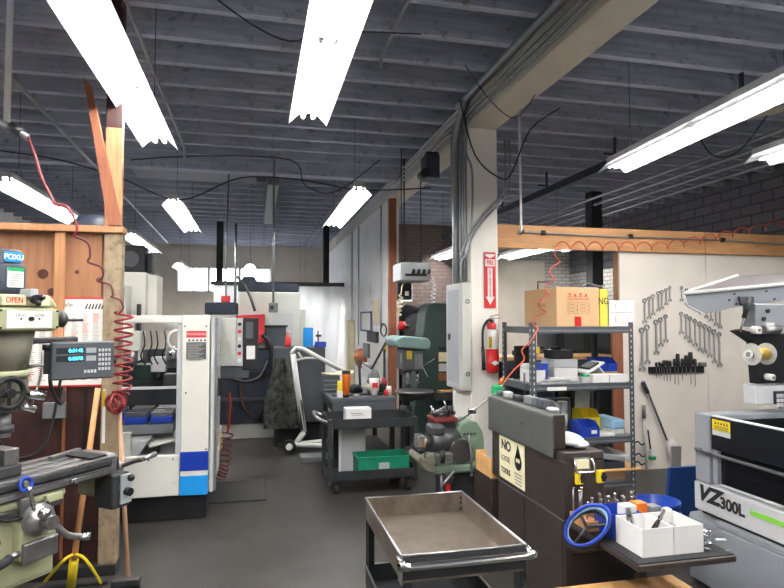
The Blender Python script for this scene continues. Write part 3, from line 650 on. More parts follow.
MB(True).cyl((-.02, .13, 1.2), (-.02, .13, 1.35), .055, m='mill_dirty', seg=24).box(-.08, .05, .06, .2, 1.22, 1.36, 'mill_dirty', .02).done('quill', mill)
MB(True).cyl((-.02, .13, 1.09), (-.02, .13, 1.2), .028, m='steel', seg=20).cyl((-.02, .13, 1.11), (-.02, .13, 1.14), .04, m='dark_steel', seg=20).done('spindle', mill)
MB(True).torus((-.07, .02, 1.29), .062, .012, 'black', (0, -1, 0)).cyl((-.07, .0, 1.29), (-.07, .05, 1.29), .02, m='black').box(-.13, -.01, .015, .025, 1.284, 1.296, 'black').box(-.076, -.064, .015, .025, 1.23, 1.35, 'black').done('feed_handwheel', mill)
MB(True).cyl((.06, .1, 1.39), (.15, .06, 1.4), .008, m='steel').ball((.155, .058, 1.4), .016, 'black').done('quill_lever', mill)
MB(True).cyl((.02, .07, 1.275), (.1, .03, 1.26), .022, m='chrome').done('quill_stop', mill)
MB(True).cyl((.01, .1, 1.23), (.07, .05, 1.2), .015, m='chrome').done('quill_clamp', mill)
MB(True).cyl((.13, .05, 1.6), (.16, .04, 1.6), .012, m='steel').lathe([(.01, 0), (.038, .01), (.04, .025), (.01, .045)], (.155, .04, 1.605), 'dark_steel', 20, (1, -.3, 0)).cyl((.19, .03, 1.6), (.27, .02, 1.6), .007, m='dark_steel').done('quill_feed_handle', mill)
arm = MB(True).box(.08, .42, .24, .29, 1.485, 1.515, 'dark_steel', .008).done('readout_arm', mill)
MB(True).tube([(.2, .2, 1.45), (.16, .15, 1.35), (.1, .12, 1.22)], .006, 'steel', 6, 4).tube([(.25, .2, 1.45), (.2, .14, 1.3), (.24, .12, 1.2), (.3, .18, 1.25)], .009, 'rubber', 6, 6).tube([(.3, .2, 1.33), (.22, .2, 1.0), (.1, .28, .95)], .007, 'rubber', 6, 6).tube([(.1, .4, 1.2), (.13, .38, 1.0), (.18, .4, .93)], .007, 'rubber', 6, 6).done('cables', mill)
# vise on the mill table
vz = zt + .001
vi = thing('machine_vise', 'heavy steel vise bolted on the mill table at the left edge', 'vise', (0, 0, 0))
vi.location = mill.matrix_basis @ Vector((-.22, .14, vz)) if False else (Matrix.Translation((-.95, 2.85, 0)) @ Matrix.Rotation(R_(52.3), 4, 'Z')) @ Vector((-.08, .145, vz))
vi.rotation_euler = (0, 0, R_(52.3))
MB(True).box(-.17, .1, -.09, .1, 0, .05, 'dark_steel', .008).box(-.17, -.02, -.09, .1, .05, .13, 'dark_steel', .006).box(.02, .085, -.09, .1, .052, .12, 'steel', .004).done('body', vi)
for y in (-.06, .06): MB(True).cyl((-.04, y, .13), (-.04, y, .138), .008, m='black', seg=8).done('bolt', vi)
MB(True).cyl((.1, 0, .03), (.13, 0, .03), .02, m='steel').done('screw', vi)
# digital readout
p = aY(84, 360, 3.02)
dr = thing('digital_readout', 'grey digital readout with two cyan number displays beside the mill', 'digital readout', (p.x, p.y, p.z - .09), R_(22))
MB(True).box(-.135, .13, .0, .07, 0, .175, 'screen_frame', .008).box(-.128, .124, -.004, -.0005, .006, .169, 'dark_grey', .002).done('case', dr)
for z in (.098, .135):
    d = MB(True).box(-.115, .0, -.007, -.0045, z - .014, z + .014, 'black').done('display', dr)
    text('0.0' + ('142' if z > .1 else '078'), .022, (-.035, -.008, z), 0, 'led_cyan', dr, 'digits', bold=.0006)
    MB(True).box(.008, .05, -.007, -.0045, z - .012, z + .012, 'machine_grey').done('axis_keys', dr)
m = MB(True)
for i in range(4):
    for j in range(5): m.box(.06 + i * .014, .07 + i * .014, -.009, -.0045, .04 + j * .022, .054 + j * .022, 'light_grey', .001)
m.done('keypad', dr)
m = MB(True)
for i in range(4): m.box(.0 + i * .014, .01 + i * .014, -.009, -.0045, .03, .044, 'light_grey', .001)
m.done('function_keys', dr)
MB(True).cyl((-.15, .03, .14), (-.15, .03, .165), .018, m='black').box(-.16, -.135, .02, .05, .03, .15, 'black').done('mounting_clamp', dr)
MB(True).cyl((.132, .03, .08), (.142, .03, .08), .012, m='black').done('side_knob', dr)
p = aY(54, 411, 4.08)
tag(MB().box(p.x - .07, p.x + .06, 4.09, 4.128, p.z - .05, p.z + .05, 'mid_grey', .006).done('wall_box'), 'small grey box on the dark boards below the chart', 'box')
# ================================================================ WHITE AND BLUE MACHINING CENTRE
FY = 4.98
mc = thing('machining_centre', 'open fronted white machining centre with blue stripes beside the partition', 'machining centre', (-.95, 5.5, 0))
MB().box(-1.9, -.37, 5.06, 6.6, .001, .2, 'black', .01).done('base', mc)
f = MB().box(-1.9, -.345, FY, FY + .07, 1.575, 1.635, 'machine_white', .008)
f2 = MB().box(-1.9, -.57, FY + .0, FY + .06, .212, .53, 'machine_white', .008)
for x in (-.97, -.8, -.62): f2.cyl((x, FY + .001, .5), (x, FY - .003, .5), .007, m='black', seg=8)
f.done('top_rail', mc); f2.done('lower_panel', mc)
cl = MB().box(-.565, -.352, FY - .012, FY + .3, .212, 1.64, 'machine_white', .008).box(-.605, -.567, FY + .02, FY + .07, .45, 1.6, 'light_grey', .004)
for x, z in ((-.545, 1.55), (-.38, 1.55), (-.53, 1.02), (-.37, .57)): cl.cyl((x, FY - .0121, z), (x, FY - .016, z), .007, m='black', seg=8)
cl = cl.done('door_column', mc)
MB().box(-.5655, -.352, FY - .0155, FY - .0125, .405, .555, 'stripe_blue').done('dark_blue_stripe', cl, label='dark blue stripe')
MB().box(-.5655, -.352, FY - .0155, FY - .0125, .215, .365, 'stripe_cyan').done('light_blue_stripe', cl, label='light blue stripe')
a, b = aY(186.5, 331, FY - .016), aY(206, 359, FY - .016)
wl = MB().box(a.x, b.x, FY - .0165, FY - .0125, b.z, a.z, 'dark_grey').box(a.x, b.x, FY - .018, FY - .0168, a.z - .05, a.z, 'red').box(a.x, b.x, FY - .018, FY - .0168, a.z - .09, a.z - .052, 'white_plastic')
for i in range(5): wl.prism([(a.x + .012 + i * .03, a.z - .082), (a.x + .032 + i * .03, a.z - .082), (a.x + .022 + i * .03, a.z - .062)], 'y', FY - .019, FY - .0181, 'black')
for i in range(11): wl.box(a.x + .01, b.x - .015 - .02 * (i % 3), FY - .018, FY - .0168, a.z - .108 - .0125 * i, a.z - .102 - .0125 * i, 'grey_print')
wl = wl.done('warning_label', cl)
text('WARNING', .03, ((a.x + b.x) / 2, FY - .0183, a.z - .026), '-Y', 'white_plastic', wl)
MB().box(-.345, -.315, FY + .02, FY + .9, .22, 1.62, 'light_grey', .006).box(-.313, -.3, FY + .1, FY + .5, .5, 1.4, 'clear_plastic').box(-.314, -.295, FY + .05, FY + .09, .22, 1.62, 'steel').done('side_door', mc)
MB().box(-.315, -.27, FY + .3, FY + .34, .95, 1.1, 'black', .008).done('door_handle', mc)
MB().box(-1.9, -.36, 6.5, 6.6, .2, 1.3, 'dark_grey').box(-1.9, -.42, 5.3, 6.5, .2, .34, 'dark_grey').done('back_panel', mc)
# table with vises
tb = MB()
tb.prism([(5.25, .86), (6.0, .86), (6.0, .80), (5.25, .80)], 'x', -1.6, -.62, 'mid_grey', .004) if False else tb.box(-1.6, -.68, 5.45, 6.05, .62, .70, 'mid_grey', .004)
tb.done('work_table', mc)
MB().prism([(-1.5, .60), (-.85, .60), (-.95, .44), (-1.5, .44)], 'y', 5.3, 5.55, 'light_grey', .006).box(-1.2, -.98, 5.22, 5.27, .46, .68, 'cnc_beige', .004).done('way_cover', mc)
MB().prism([(-1.5, .36), (-.62, .36), (-.62, .42), (-.72, .56), (-.8, .56), (-.8, .43), (-1.5, .43)], 'y', 5.56, 6.3, 'light_grey').done('chip_tray', mc)
MB().box(-1.5, -1.02, 6.05, 6.5, 1.62, 2.06, 'machine_white', .012).box(-1.42, -1.15, 5.8, 6.05, 1.65, 1.92, 'cnc_beige', .01).box(-1.3, -1.1, 5.9, 6.4, 1.2, 1.6, 'machine_white', .012).box(-1.085, -1.06, 5.95, 6.04, 1.35, 1.75, 'black').done('column', mc)
MB().box(-1.02, -.93, 6.1, 6.45, 1.6, 2.04, 'machine_white', .01).done('column_cover', mc)
MB().box(-1.28, -1.0, 5.7, 5.95, 1.32, 1.5, 'cnc_beige', .01).cyl((-1.08, 5.75, 1.2), (-1.08, 5.75, 1.33), .05, m='steel').cyl((-1.08, 5.75, 1.08), (-1.08, 5.75, 1.2), .022, m='dark_steel').done('spindle_head', mc)
tc = MB().cyl((-.72, 5.9, 1.62), (-.72, 5.9, 1.5), .11, m='cnc_beige', seg=28).done('tool_changer', mc)
MB().torus((-.69, 5.7, 1.42), .085, .012, 'white_metal', (.5, -1, 0)).done('work_lamp', mc)
MB().box(-1.0, -.4, 6.3, 6.4, 1.0, 1.12, 'black').done('cross_bar', mc)
for i, x in enumerate((-.98, -.92, -.87, -.8)):
    MB().tube([(x, 5.7, 1.5), (x + .02, 5.66, 1.38), (x - .01, 5.66, 1.28), (x + .02, 5.7, 1.2)], .007, 'black', 6, 4).done('coolant_hose', mc)
MB().box(-1.2, -.9, 5.95, 6.2, 1.04, 1.18, 'dark_green', .01).box(-.93, -.8, 5.8, 5.9, 1.12, 1.26, 'light_grey', .01).ball((-.75, 5.9, 1.28), .075, 'chrome').box(-.82, -.7, 5.8, 5.95, .95, 1.1, 'dark_steel', .01).done('probe_assembly', mc)
MB().box(-1.4, -.62, 5.4, 5.42, 1.008, 1.03, 'white_metal').box(-1.12, -1.1, 5.3, 5.32, .75, 1.05, 'white_metal').done('wiper_bar', mc)
GV = 'blue vises on the machining centre table'
def cvise(x, y, lb, first):
    v = thing('blue_vise', lb, 'vise', (x, y, .701), 0, GV)
    MB(True).box(-.09, .09, -.1, .1, 0, .06, 'blue', .006).done('body', v)
    MB(True).box(-.088, .088, -.09, -.03, .061, .1, 'steel', .004).box(-.088, .088, .03, .09, .061, .1, 'steel', .004).done('jaws', v)
    return v
v0 = cvise(-1.22, 5.58, 'blue vise nearest the partition post, front row in the machining centre', 1)
for x, y, lb in ((-.99, 5.58, 'blue vise in the front row, middle of three on the machine table'), (-.78, 5.58, 'blue vise in the front row, nearest the striped door column'),
                 (-1.22, 5.85, 'blue vise in the back row, nearest the partition post'), (-.99, 5.85, 'blue vise in the back row, middle of three on the machine table'), (-.78, 5.85, 'blue vise in the back row, nearest the striped door column')):
    c = copy_tree(v0); c.location = (x, y, .701); c['label'] = lb
tag(MB().box(-.9, -.68, 5.35, 5.6, .545, .56, 'paper', .002, rot=(0, -8, 20)).done('paper_sheet'), 'white paper sheet lying on the chip tray in the machining centre', 'paper')
sp = thing('speaker', 'black loudspeaker box on top of the machining centre column', 'speaker', (-1.18, 6.3, 2.062))
MB().box(-1.32, -1.06, 6.2, 6.42, 2.063, 2.34, 'soft_black', .02).done('cabinet', sp)
MB().box(-1.055, -1.0, 6.2, 6.4, 2.063, 2.26, 'black', .02).cyl((-1.2, 6.198, 2.2), (-1.2, 6.19, 2.2), .08, m='dark_grey').done('driver', sp)
# hanging control cabinet
cp = thing('control_cabinet', 'beige control cabinet with a black front panel and buttons beside the striped column', 'control cabinet', (-.2, 5.95, 1.0))
p = aY(217, 318, 5.9); q = aY(236, 366, 5.9)
MB().box(p.x, q.x, 5.9, 6.2, q.z, p.z, 'cnc_beige', .008).done('side', cp)
r = aY(243, 318, 5.88)
bs = MB().box(q.x + .002, r.x, 5.88, 6.2, q.z, p.z, 'light_grey', .004).done('button_strip', cp)
for i in range(6):
    zz = p.z - .06 - i * .07
    MB().cyl(((q.x + r.x) / 2, 5.879, zz), ((q.x + r.x) / 2, 5.86, zz), .018, m=('black', 'red', 'white_plastic')[i % 3], seg=10).done('button', bs)
s2 = aY(258, 375, 5.9)
pn = MB().box(r.x + .002, s2.x, 5.9, 6.2, s2.z + .05, p.z, 'black', .006).done('panel', cp)
MB().box(r.x + .03, s2.x - .05, 5.89, 5.899, 1.42, 1.58, 'dark_grey', .003).done('screen', pn)
MB().box(r.x + .035, s2.x - .03, 5.89, 5.899, 1.22, 1.35, 'white_plastic', .003).done('paper_patch', pn)
MB().box(p.x + .01, r.x + .06, 5.92, 6.2, q.z - .12, q.z - .002, 'dark_grey', .006).done('keyboard_shelf', cp)
MB().tube([(r.x - .0, 6.19, 1.5), (r.x - .0, 6.4, 1.5), (-.28, 6.5, 1.45), (-.335, 6.55, 1.25)], .022, 'mid_grey', 10).done('support_arm', cp)

# ================================================================ RED AND GREY MACHINE
rm = thing('turning_centre', 'large grey and red turning centre in the back, dark top', 'machine', (.1, 8.8, 0))
y = 8.2
MB().box(-.53, .64, y + .06, y + 1.2, .001, .2, 'cnc_beige', .01).done('base', rm)
MB().box(-.53, .28, y + .02, y + 1.1, .21, 1.2, 'navy', .012).box(-.45, .2, y + .005, y + .02, .82, .9, 'black').box(-.5, .24, y - .03, y + .02, .52, .56, 'dark_grey').done('bed_housing', rm)
MB().box(-.23, .62, y + .12, y + 1.1, 1.21, 1.99, 'cnc_beige', .02).box(.25, .52, y + .11, y + .12, 1.3, 1.7, 'light_grey', .004).box(.62, .7, y + .2, y + 1.1, 1.21, 1.75, 'cnc_beige', .01).done('upper_housing', rm)
MB().prism([(-.23, 2.0), (.6, 2.0), (.6, 2.1), (.02, 2.13), (-.02, 2.2), (-.16, 2.2), (-.2, 2.13), (-.23, 2.1)], 'y', y + .13, y + 1.08, 'navy', .008).done('top_cover', rm)
MB().prism([(-.24, 1.66), (.13, 1.68), (.13, 1.30), (.02, 1.26), (-.1, 1.26), (-.1, 1.6), (-.24, 1.6)], 'y', y - .02, y + .1, 'red', .01).done('red_guard', rm)
MB().box(-.66, -.24, y + .1, y + 1.0, 1.68, 1.84, 'navy', .012).box(-.66, -.25, y + .12, y + 1.0, 1.21, 1.67, 'cnc_beige', .01).done('side_housing', rm)
MB().box(-.45, -.33, y + .11, y + .2, 1.841, 1.93, 'red', .01).done('warning_lamp', rm, label='red warning lamp')
MB().box(.14, .42, y + .02, y + .11, 1.22, 1.5, 'dark_grey', .008).box(.13, .44, y + .0, y + .05, 1.5, 1.53, 'black').done('tool_window', rm)
MB().tube([(.1, y - .03, 1.4), (.2, y - .05, 1.28), (.24, y - .05, 1.0), (.2, y - .05, .6), (.05, y - .05, .25)], .03, 'black', 10, 5).done('black_conduit_hose', rm)
MB().tube([(-.5, y - .05, .98), (-.3, y - .08, .84), (-.1, y - .08, .78), (.08, y - .08, .85), (.18, y - .05, 1.05)], .02, 'dark_steel', 8, 5).done('coolant_hose', rm)
MB().tube([(-.14, y - .04, 1.25), (-.17, y - .06, .9), (-.15, y - .06, .5), (0, y - .05, .3)], .018, 'hose_brown', 8, 5).done('brown_hose', rm)
MB().tube([(-.25, y + .1, 2.2), (-.1, y + .05, 2.0), (0, y + .02, 1.72)], .02, 'dark_steel', 8, 4).done('lamp_arm', rm)
bxx = aZ(226, 437, 0)
tag(MB().box(-.62, -.38, 7.55, 7.8, .001, .16, 'cardboard', .004).box(-.6, -.4, 7.57, 7.78, .161, .28, 'paper', .004).done('parts_box'), 'small cardboard box with white paper on the floor by the coiled hose', 'box')
ap = MB(); n = 12; vs = []
for j in range(11):
    for i in range(n + 1):
        t = i / n; u = j / 10; ww = .09 + .16 * min(1, u * 1.6)
        vs.append((.33 + (t - .5) * 2 * ww * .85, 7.44 + .03 * math.sin(t * 14 + u), 1.12 - .86 * u))
ap.add(vs, [(j * (n + 1) + i, j * (n + 1) + i + 1, (j + 1) * (n + 1) + i + 1, (j + 1) * (n + 1) + i) for j in range(10) for i in range(n)], 'camo')
ap.add([(x, yy + .02, z) for x, yy, z in vs], [(j * (n + 1) + i, (j + 1) * (n + 1) + i, (j + 1) * (n + 1) + i + 1, j * (n + 1) + i + 1) for j in range(10) for i in range(n)], 'camo')
tag(ap.done('hanging_cloth'), 'mottled grey cloth hanging in front of the grey cabinet, beside the hoist', 'cloth')

# ================================================================ CABINET AND HOIST
cb = thing('storage_cabinet', 'dark grey steel cabinet behind the white hoist', 'cabinet', (.56, 7.9, 0))
MB().box(.24, .89, 7.62, 8.1, .30, 1.25, 'dark_grey', .01).box(.26, .30, 7.64, 7.68, .001, .3, 'black').box(.83, .87, 7.64, 7.68, .001, .3, 'black').box(.26, .87, 7.9, 8.08, .001, .3, 'black').done('body', cb)
MB().box(.56, .565, 7.615, 7.62, .32, 1.23, 'black').done('door_gap', cb)
def on(name, label, cat, mb, group=None): return tag(mb.done(name), label, cat, group)
on('spray_can', 'blue spray can box on top of the grey cabinet', 'can', MB().box(.62, .74, 7.7, 7.82, 1.251, 1.5, 'stripe_cyan', .008))
on('spray_bottle', 'red spray bottle on top of the grey cabinet', 'bottle', MB().lathe([(0, 1.251), (.035, 1.251), (.04, 1.3), (.035, 1.36), (.012, 1.4), (.012, 1.44), (0, 1.44)], (.42, 7.75, 0), 'red_plastic').box(.40, .45, 7.74, 7.76, 1.44, 1.46, 'white_plastic'))
on('small_press', 'small grey stand tool on top of the grey cabinet', 'tool', MB().box(.76, .86, 7.7, 7.8, 1.251, 1.28, 'steel', .004).cyl((.81, 7.75, 1.28), (.81, 7.75, 1.46), .012, m='steel').box(.78, .85, 7.73, 7.77, 1.38, 1.41, 'dark_steel', .004))
on('parts_tray', 'small blue tray on top of the grey cabinet', 'tray', MB().box(.76, .9, 7.62, 7.69, 1.251, 1.32, 'blue', .005))
ho = thing('engine_hoist', 'white folding engine hoist standing in front of the grey cabinet', 'hoist', (.55, 7.3, 0))
Y = 7.3; P = lambda x, y_, Yv=7.3: aY(x, y_, Yv)
MB().tube([P(293, 354), P(297, 385), P(304, 432)], .035, 'white_metal', 4).done('mast', ho)
MB().tube([P(291, 354), P(296, 348), P(303, 349), P(345, 372)], .028, 'white_metal', 4).tube([P(297, 360), P(306, 358), P(318, 358)], .015, 'white_metal', 4).tube([P(298, 352), P(303, 360)], .013, 'white_metal', 4).done('boom', ho)
MB().tube([P(300, 400), P(303, 430)], .03, 'dark_steel', 8).done('hydraulic_jack', ho)
MB().tube([(.45, 7.3, .09), (.95, 7.1, .09)], .03, 'white_metal', 4).tube([(.45, 7.3, .09), (.95, 7.45, .09)], .03, 'white_metal', 4).tube([P(304, 432), (.5, 7.3, .1)], .035, 'white_metal', 4).done('legs', ho)
for x, yy, r in ((.42, 7.22, .085), (.93, 7.1, .04), (.93, 7.45, .04)):
    wv = MB().torus((x, yy, r), r - .02, .02, 'rubber', (.5, 1, 0), 20).done('wheel', ho); MB().cyl((x - .01, yy - .03, r), (x + .01, yy + .03, r), r * .45, m='white_metal').done('hub', wv)
on('floor_jack', 'flat steel plate lying on the floor by the hoist legs', 'plate', MB().box(.52, .95, 6.72, 6.95, .001, .06, 'mid_grey', .006))

# ================================================================ BENCH
be = thing('workbench', 'black steel workbench against the white wall behind the rolling cart', 'workbench', (1.05, 6.5, 0))
MB().box(.76, 1.44, 6.0, 7.0, .76, .80, 'dark_grey', .006).done('worktop', be)
MB().box(.78, 1.42, 6.0, 6.03, .66, .757, 'dark_grey', .004).box(.78, .81, 6.05, 6.98, .66, .757, 'soft_black', .004).done('apron', be)
for x in (.79, 1.38):
    for yy in (6.02, 6.93): MB().box(x, x + .05, yy, yy + .05, .001, .66, 'black', .004).done('leg', be)
MB().box(.8, 1.42, 6.1, 6.95, .2, .23, 'soft_black').done('lower_shelf', be)
MB().box(.8, 1.42, 6.2, 6.3, .801, .815, 'black').done('back_stop', be)
on('tool_chest', 'small dark drawer box standing on the black workbench', 'tool chest', MB().box(.74, .93, 6.55, 6.8, .801, .985, 'dark_grey', .008).box(.745, .925, 6.545, 6.55, .83, .833, 'light_grey').box(.745, .925, 6.545, 6.55, .88, .883, 'light_grey').box(.745, .925, 6.545, 6.55, .93, .933, 'light_grey'))
on('papers', 'loose cream papers on top of the small drawer box', 'papers', MB().box(.77, .98, 6.56, 6.78, .986, .998, 'cream_paper', .002, rot=(0, 4, 20)).box(.9, 1.05, 6.5, 6.7, .999, 1.01, 'cream_paper', .002, rot=(0, -12, 40)))
tu = thing('tumbler', 'orange insulated tumbler with a black lid on the workbench', 'tumbler', (.93, 6.1, .801))
MB().lathe([(0, .83), (.034, .83), (.045, 1.03), (.045, 1.04), (0, 1.04)], (.93, 6.1, 0), 'orange').done('body', tu)
MB().lathe([(0, .801), (.033, .801), (.034, .829), (0, .829)], (.93, 6.1, 0), 'black').done('foot', tu)
MB().lathe([(.046, 1.041), (.046, 1.075), (0, 1.08)], (.93, 6.1, 0), 'black').done('lid', tu)
on('glue_tube', 'yellow and white tube standing beside the orange tumbler', 'tube', MB().box(.835, .885, 6.06, 6.1, .801, .97, 'yellow', .006).box(.832, .888, 6.055, 6.105, .801, .87, 'white_plastic', .004))
cu_ = thing('paper_cup', 'white paper cup with red print on the workbench', 'cup', (1.2, 6.12, .815))
MB().lathe([(0, .816), (.034, .816), (.036, .86), (.045, .865), (.052, .99), (0, .99)], (1.22, 6.07, 0), 'white_plastic').done('body', cu_)
MB().lathe([(.046, .88), (.0525, .96)], (1.22, 6.07, 0), 'red', 24).done('print_band', cu_) if False else MB().box(1.19, 1.25, 6.014, 6.017, .9, .95, 'red').done('print', cu_)
lg = MB().lathe([(.0, .801), (.04, .801), (.044, .85), (.0, .85)], (1.22, 6.22, 0), 'navy'); on('cup_lid', 'dark blue cap behind the paper cup on the workbench', 'lid', lg)
random.seed(5)
stuff = [
    ('glove', 'crumpled black glove left of the paper cup on the workbench', 'glove', 1.07, 6.35, .801, (.16, .1, .1), 'black'),
    ('rag', 'pale crumpled rag at the back of the workbench', 'rag', 1.3, 6.55, .801, (.18, .12, .08), 'cream_paper'),
    ('glove', 'grey work glove heaped behind the paper cup', 'glove', 1.27, 6.35, .85, (.14, .12, .2), 'mid_grey'),
    ('tape_roll', 'dark tape roll near the brown post on the workbench', 'tape', 1.38, 6.4, .801, (.07, .07, .1), 'soft_black'),
    ('small_tin', 'small red tin at the front right of the workbench', 'tin', 1.36, 6.12, .801, (.05, .05, .06), 'red'),
    ('small_jar', 'small white jar at the front right of the workbench', 'jar', 1.41, 6.2, .801, (.05, .05, .09), 'white_plastic'),
    ('small_pouch', 'small pink pouch near the right end of the workbench', 'pouch', 1.42, 6.5, .83, (.07, .06, .12), 'red_plastic'),
    ('small_block', 'steel block lying on the workbench between tumbler and cup', 'block', 1.04, 6.1, .801, (.07, .06, .03), 'steel'),
    ('hand_plane', 'pale wedge shaped tool at the back of the workbench', 'tool', 1.38, 6.7, .801, (.2, .1, .16), 'white_plastic'),
]
for nm, lb, ct, x, yy, z, sz, mt in stuff:
    m = MB()
    if nm in ('tape_roll', 'small_tin', 'small_jar'): m.lathe([(0, z), (sz[0] / 2, z), (sz[0] / 2, z + sz[2] * .8), (sz[0] * .42, z + sz[2]), (0, z + sz[2])], (x, yy, 0), mt)
    elif nm in ('small_block', 'hand_plane'): m.prism([(x - sz[0] / 2, z), (x + sz[0] / 2, z), (x + sz[0] / 2, z + sz[2] * .5), (x + sz[0] * .1, z + sz[2]), (x - sz[0] / 2, z + sz[2] * .7)], 'y', yy - sz[1] / 2, yy + sz[1] / 2, mt, .006)
    else:
        r0 = [random.uniform(.75, 1.2) for _ in range(200)]
        m.ball((x, yy, z + sz[2] / 2), 1, mt, 14, (sz[0] / 2, sz[1] / 2, sz[2] / 2))
        for i, v in enumerate(m.bm.verts):
            c = Vector((x, yy, z + sz[2] / 2)); v.co = c + (v.co - c) * r0[i % 200]; v.co.z = max(v.co.z, z)
    on(nm, lb, ct, m)
# things hung on the white wall above the bench (wall face X = 2.04)
WX = 2.036
def onwall(name, lb, ct, px0, py0, px1, py1, mat_, th=.04, group=None, X=WX, shape='box'):
    a, b = aX(px0, py0, X), aX(px1, py1, X)
    m = MB()
    if shape == 'oval':
        c = (a + b) / 2; m.lathe([(0, 0), (1, 0), (.9, 1), (0, 1)], (0, 0, 0), mat_, 24, (-1, 0, 0))
        for v in m.bm.verts: v.co = Vector((X + v.co.x * th, c.y + v.co.y * abs(a.y - b.y) / 2, c.z + v.co.z * abs(a.z - b.z) / 2))
    elif shape == 'frame':
        t = .03
        for q in ((a.y, b.y, a.z, a.z - t), (a.y, b.y, b.z, b.z + t), (a.y, a.y - t * 3, a.z, b.z), (b.y, b.y + t * 3, a.z, b.z)): m.box(X - th, X, q[0], q[1], q[2], q[3], mat_)
        m.box(X - th * .5, X, a.y, b.y, a.z, b.z, 'paper')
    else: m.box(X - th, X, a.y, b.y, b.z, a.z, mat_, .008)
    return on(name, lb, ct, m, group)
onwall('leather_pouch', 'orange brown leather tool pouch hanging on the white wall', 'pouch', 356, 347, 367, 371, 'brown_leather', .05, shape='oval')
onwall('framed_notice', 'blue framed notice on the white wall', 'notice', 361, 312, 372, 332, 'board_blue', .015, shape='frame')
onwall('hanging_calendar', 'cream sheet hanging on the white wall above the pouch', 'sheet', 373, 300, 379, 323, 'cream_paper', .01)
onwall('grey_switch_box', 'grey box fixed to the white wall right of the leather pouch', 'box', 367, 343, 372, 358, 'mid_grey', .08)
onwall('spray_bottle', 'white spray bottle hanging on the wall beside the brown post', 'bottle', 374, 344, 381, 363, 'white_plastic', .07)
onwall('paper_roll', 'white hanging papers low on the wall next to the brown post', 'papers', 382, 357, 387, 378, 'paper', .05)
onwall('yellow_tag', 'yellow tag on the wall just left of the brown post', 'tag', 384.5, 343, 387, 353, 'yellow', .01)
onwall('hanging_glove', 'dark folded glove hanging on the wall above the grey box', 'glove', 370, 331, 379, 343, 'soft_black', .06)
onwall('cable_hank', 'white hank of cords low on the wall behind the bench', 'cords', 366, 362, 374, 380, 'cloth_white', .08)
tag(MB().torus((2.03, aX(383.5, 330, 2.03).y, aX(383.5, 330, 2.03).z), .22, .012, 'black', (1, 0, 0), 28, (1.0, .45)).done('cable_loop'), 'black loop of cable hanging on the wall beside the brown post', 'cable')
for i, px in enumerate((352, 358.5)):
    a = aX(px, 262, 2.02)
    pipe('conduit', [(2.02, a.y, 3.5), (2.02, a.y, aX(px, 345, 2.02).z)], .014, 'light_grey', 'vertical conduit on the white wall, %s one' % ('farther' if i == 0 else 'nearer'), 'conduit', 0, 8, 'vertical conduits on the white wall')
a = aX(381, 205, 2.02); pipe('conduit', [(2.02, a.y, 3.5), (2.02, a.y, 1.5)], .014, 'light_grey', 'vertical conduit on the white wall close to the brown post', 'conduit')
tag(MB().box(1.9, 2.03, 12.2, 12.5, .001, 1.6, 'cream_paper', .01).done('wall_locker'), 'narrow pale upright locker against the far end of the white wall', 'locker')
tag(MB().tube([(1.55, 8.6, .0), (1.5, 8.6, 1.0), (1.75, 8.9, .85), (1.95, 8.7, 1.3)], .02, 'black', 6).tube([(1.55, 8.6, 0), (1.95, 8.9, .0), (1.95, 8.9, 1.15)], .02, 'black', 6).done('folding_stand'), 'black folded metal stand leaning near the white wall', 'stand')

# ================================================================ FAR ROLLING CART
ct = thing('rolling_cart', 'black steel two shelf cart carrying a white box, in front of the workbench', 'cart', (1.08, 5.62, 0))
cx0, cx1, cy0, cy1 = .66, 1.5, 5.4, 5.9
def tray(x0, x1, y0, y1, z, h, m, mi=None, t=.004):
    mi = mi or m
    return MB().box(x0, x1, y0, y1, z, z + t, mi).box(x0, x1, y0, y0 + t, z, z + h, m).box(x0, x1, y1 - t, y1, z, z + h, m).box(x0, x0 + t, y0, y1, z, z + h, m).box(x1 - t, x1, y0, y1, z, z + h, m)
tray(cx0, cx1, cy0, cy1, .6, .09, 'cart_black').done('top_tray', ct)
tray(cx0, cx1, cy0, cy1, .13, .09, 'cart_black').done('bottom_tray', ct)
for x in (cx0, cx1 - .035):
    for yy in (cy0, cy1 - .035): MB().box(x - .003, x + .038, yy - .003, yy + .038, .1, .69, 'cart_black', .004).done('leg', ct)
MB().tube([(cx0, cy0 + .03, .66), (cx0 - .09, cy0 + .05, .7), (cx0 - .09, cy1 - .05, .7), (cx0, cy1 - .03, .66)], .016, 'steel', 8, 5).done('handle', ct)
for x in (cx0 + .08, cx1 - .08):
    for yy in (cy0 + .06, cy1 - .06):
        wv = MB().cyl((x - .018, yy, .052), (x + .018, yy, .052), .05, m='rubber', seg=18).done('caster', ct)
        MB().box(x - .03, x + .03, yy - .025, yy + .025, .1, .128, 'dark_steel').box(x - .028, x - .022, yy - .02, yy + .02, .045, .1, 'dark_steel').done('fork', wv)
MB().box(cx0 + .22, cx0 + .44, cy0 + .2, cy0 + .22, .225, .58, 'light_grey', .006).box(cx0 + .2, cx0 + .22, cy0 + .2, cy0 + .23, .225, .58, 'white_metal').done('panel', ct, label='pale grey upright panel inside') if False else None
on('metal_sheet', 'pale grey sheet standing upright on the bottom shelf of the black cart', 'sheet', MB().box(.82, 1.06, 5.7, 5.72, .135, .56, 'light_grey', .004).box(.8, .822, 5.69, 5.73, .135, .57, 'white_metal', .003))
wb = thing('white_box', 'white carton standing on the top shelf of the black cart', 'box', (.95, 5.55, .605))
MB().box(.835, 1.08, 5.5, 5.64, .605, .77, 'white_plastic', .006).done('carton', wb)
MB().box(.88, .99, 5.4985, 5.4995, .72, .728, 'grey_print').box(.9, 1.01, 5.4985, 5.4995, .705, .711, 'grey_print').done('printing', wb)
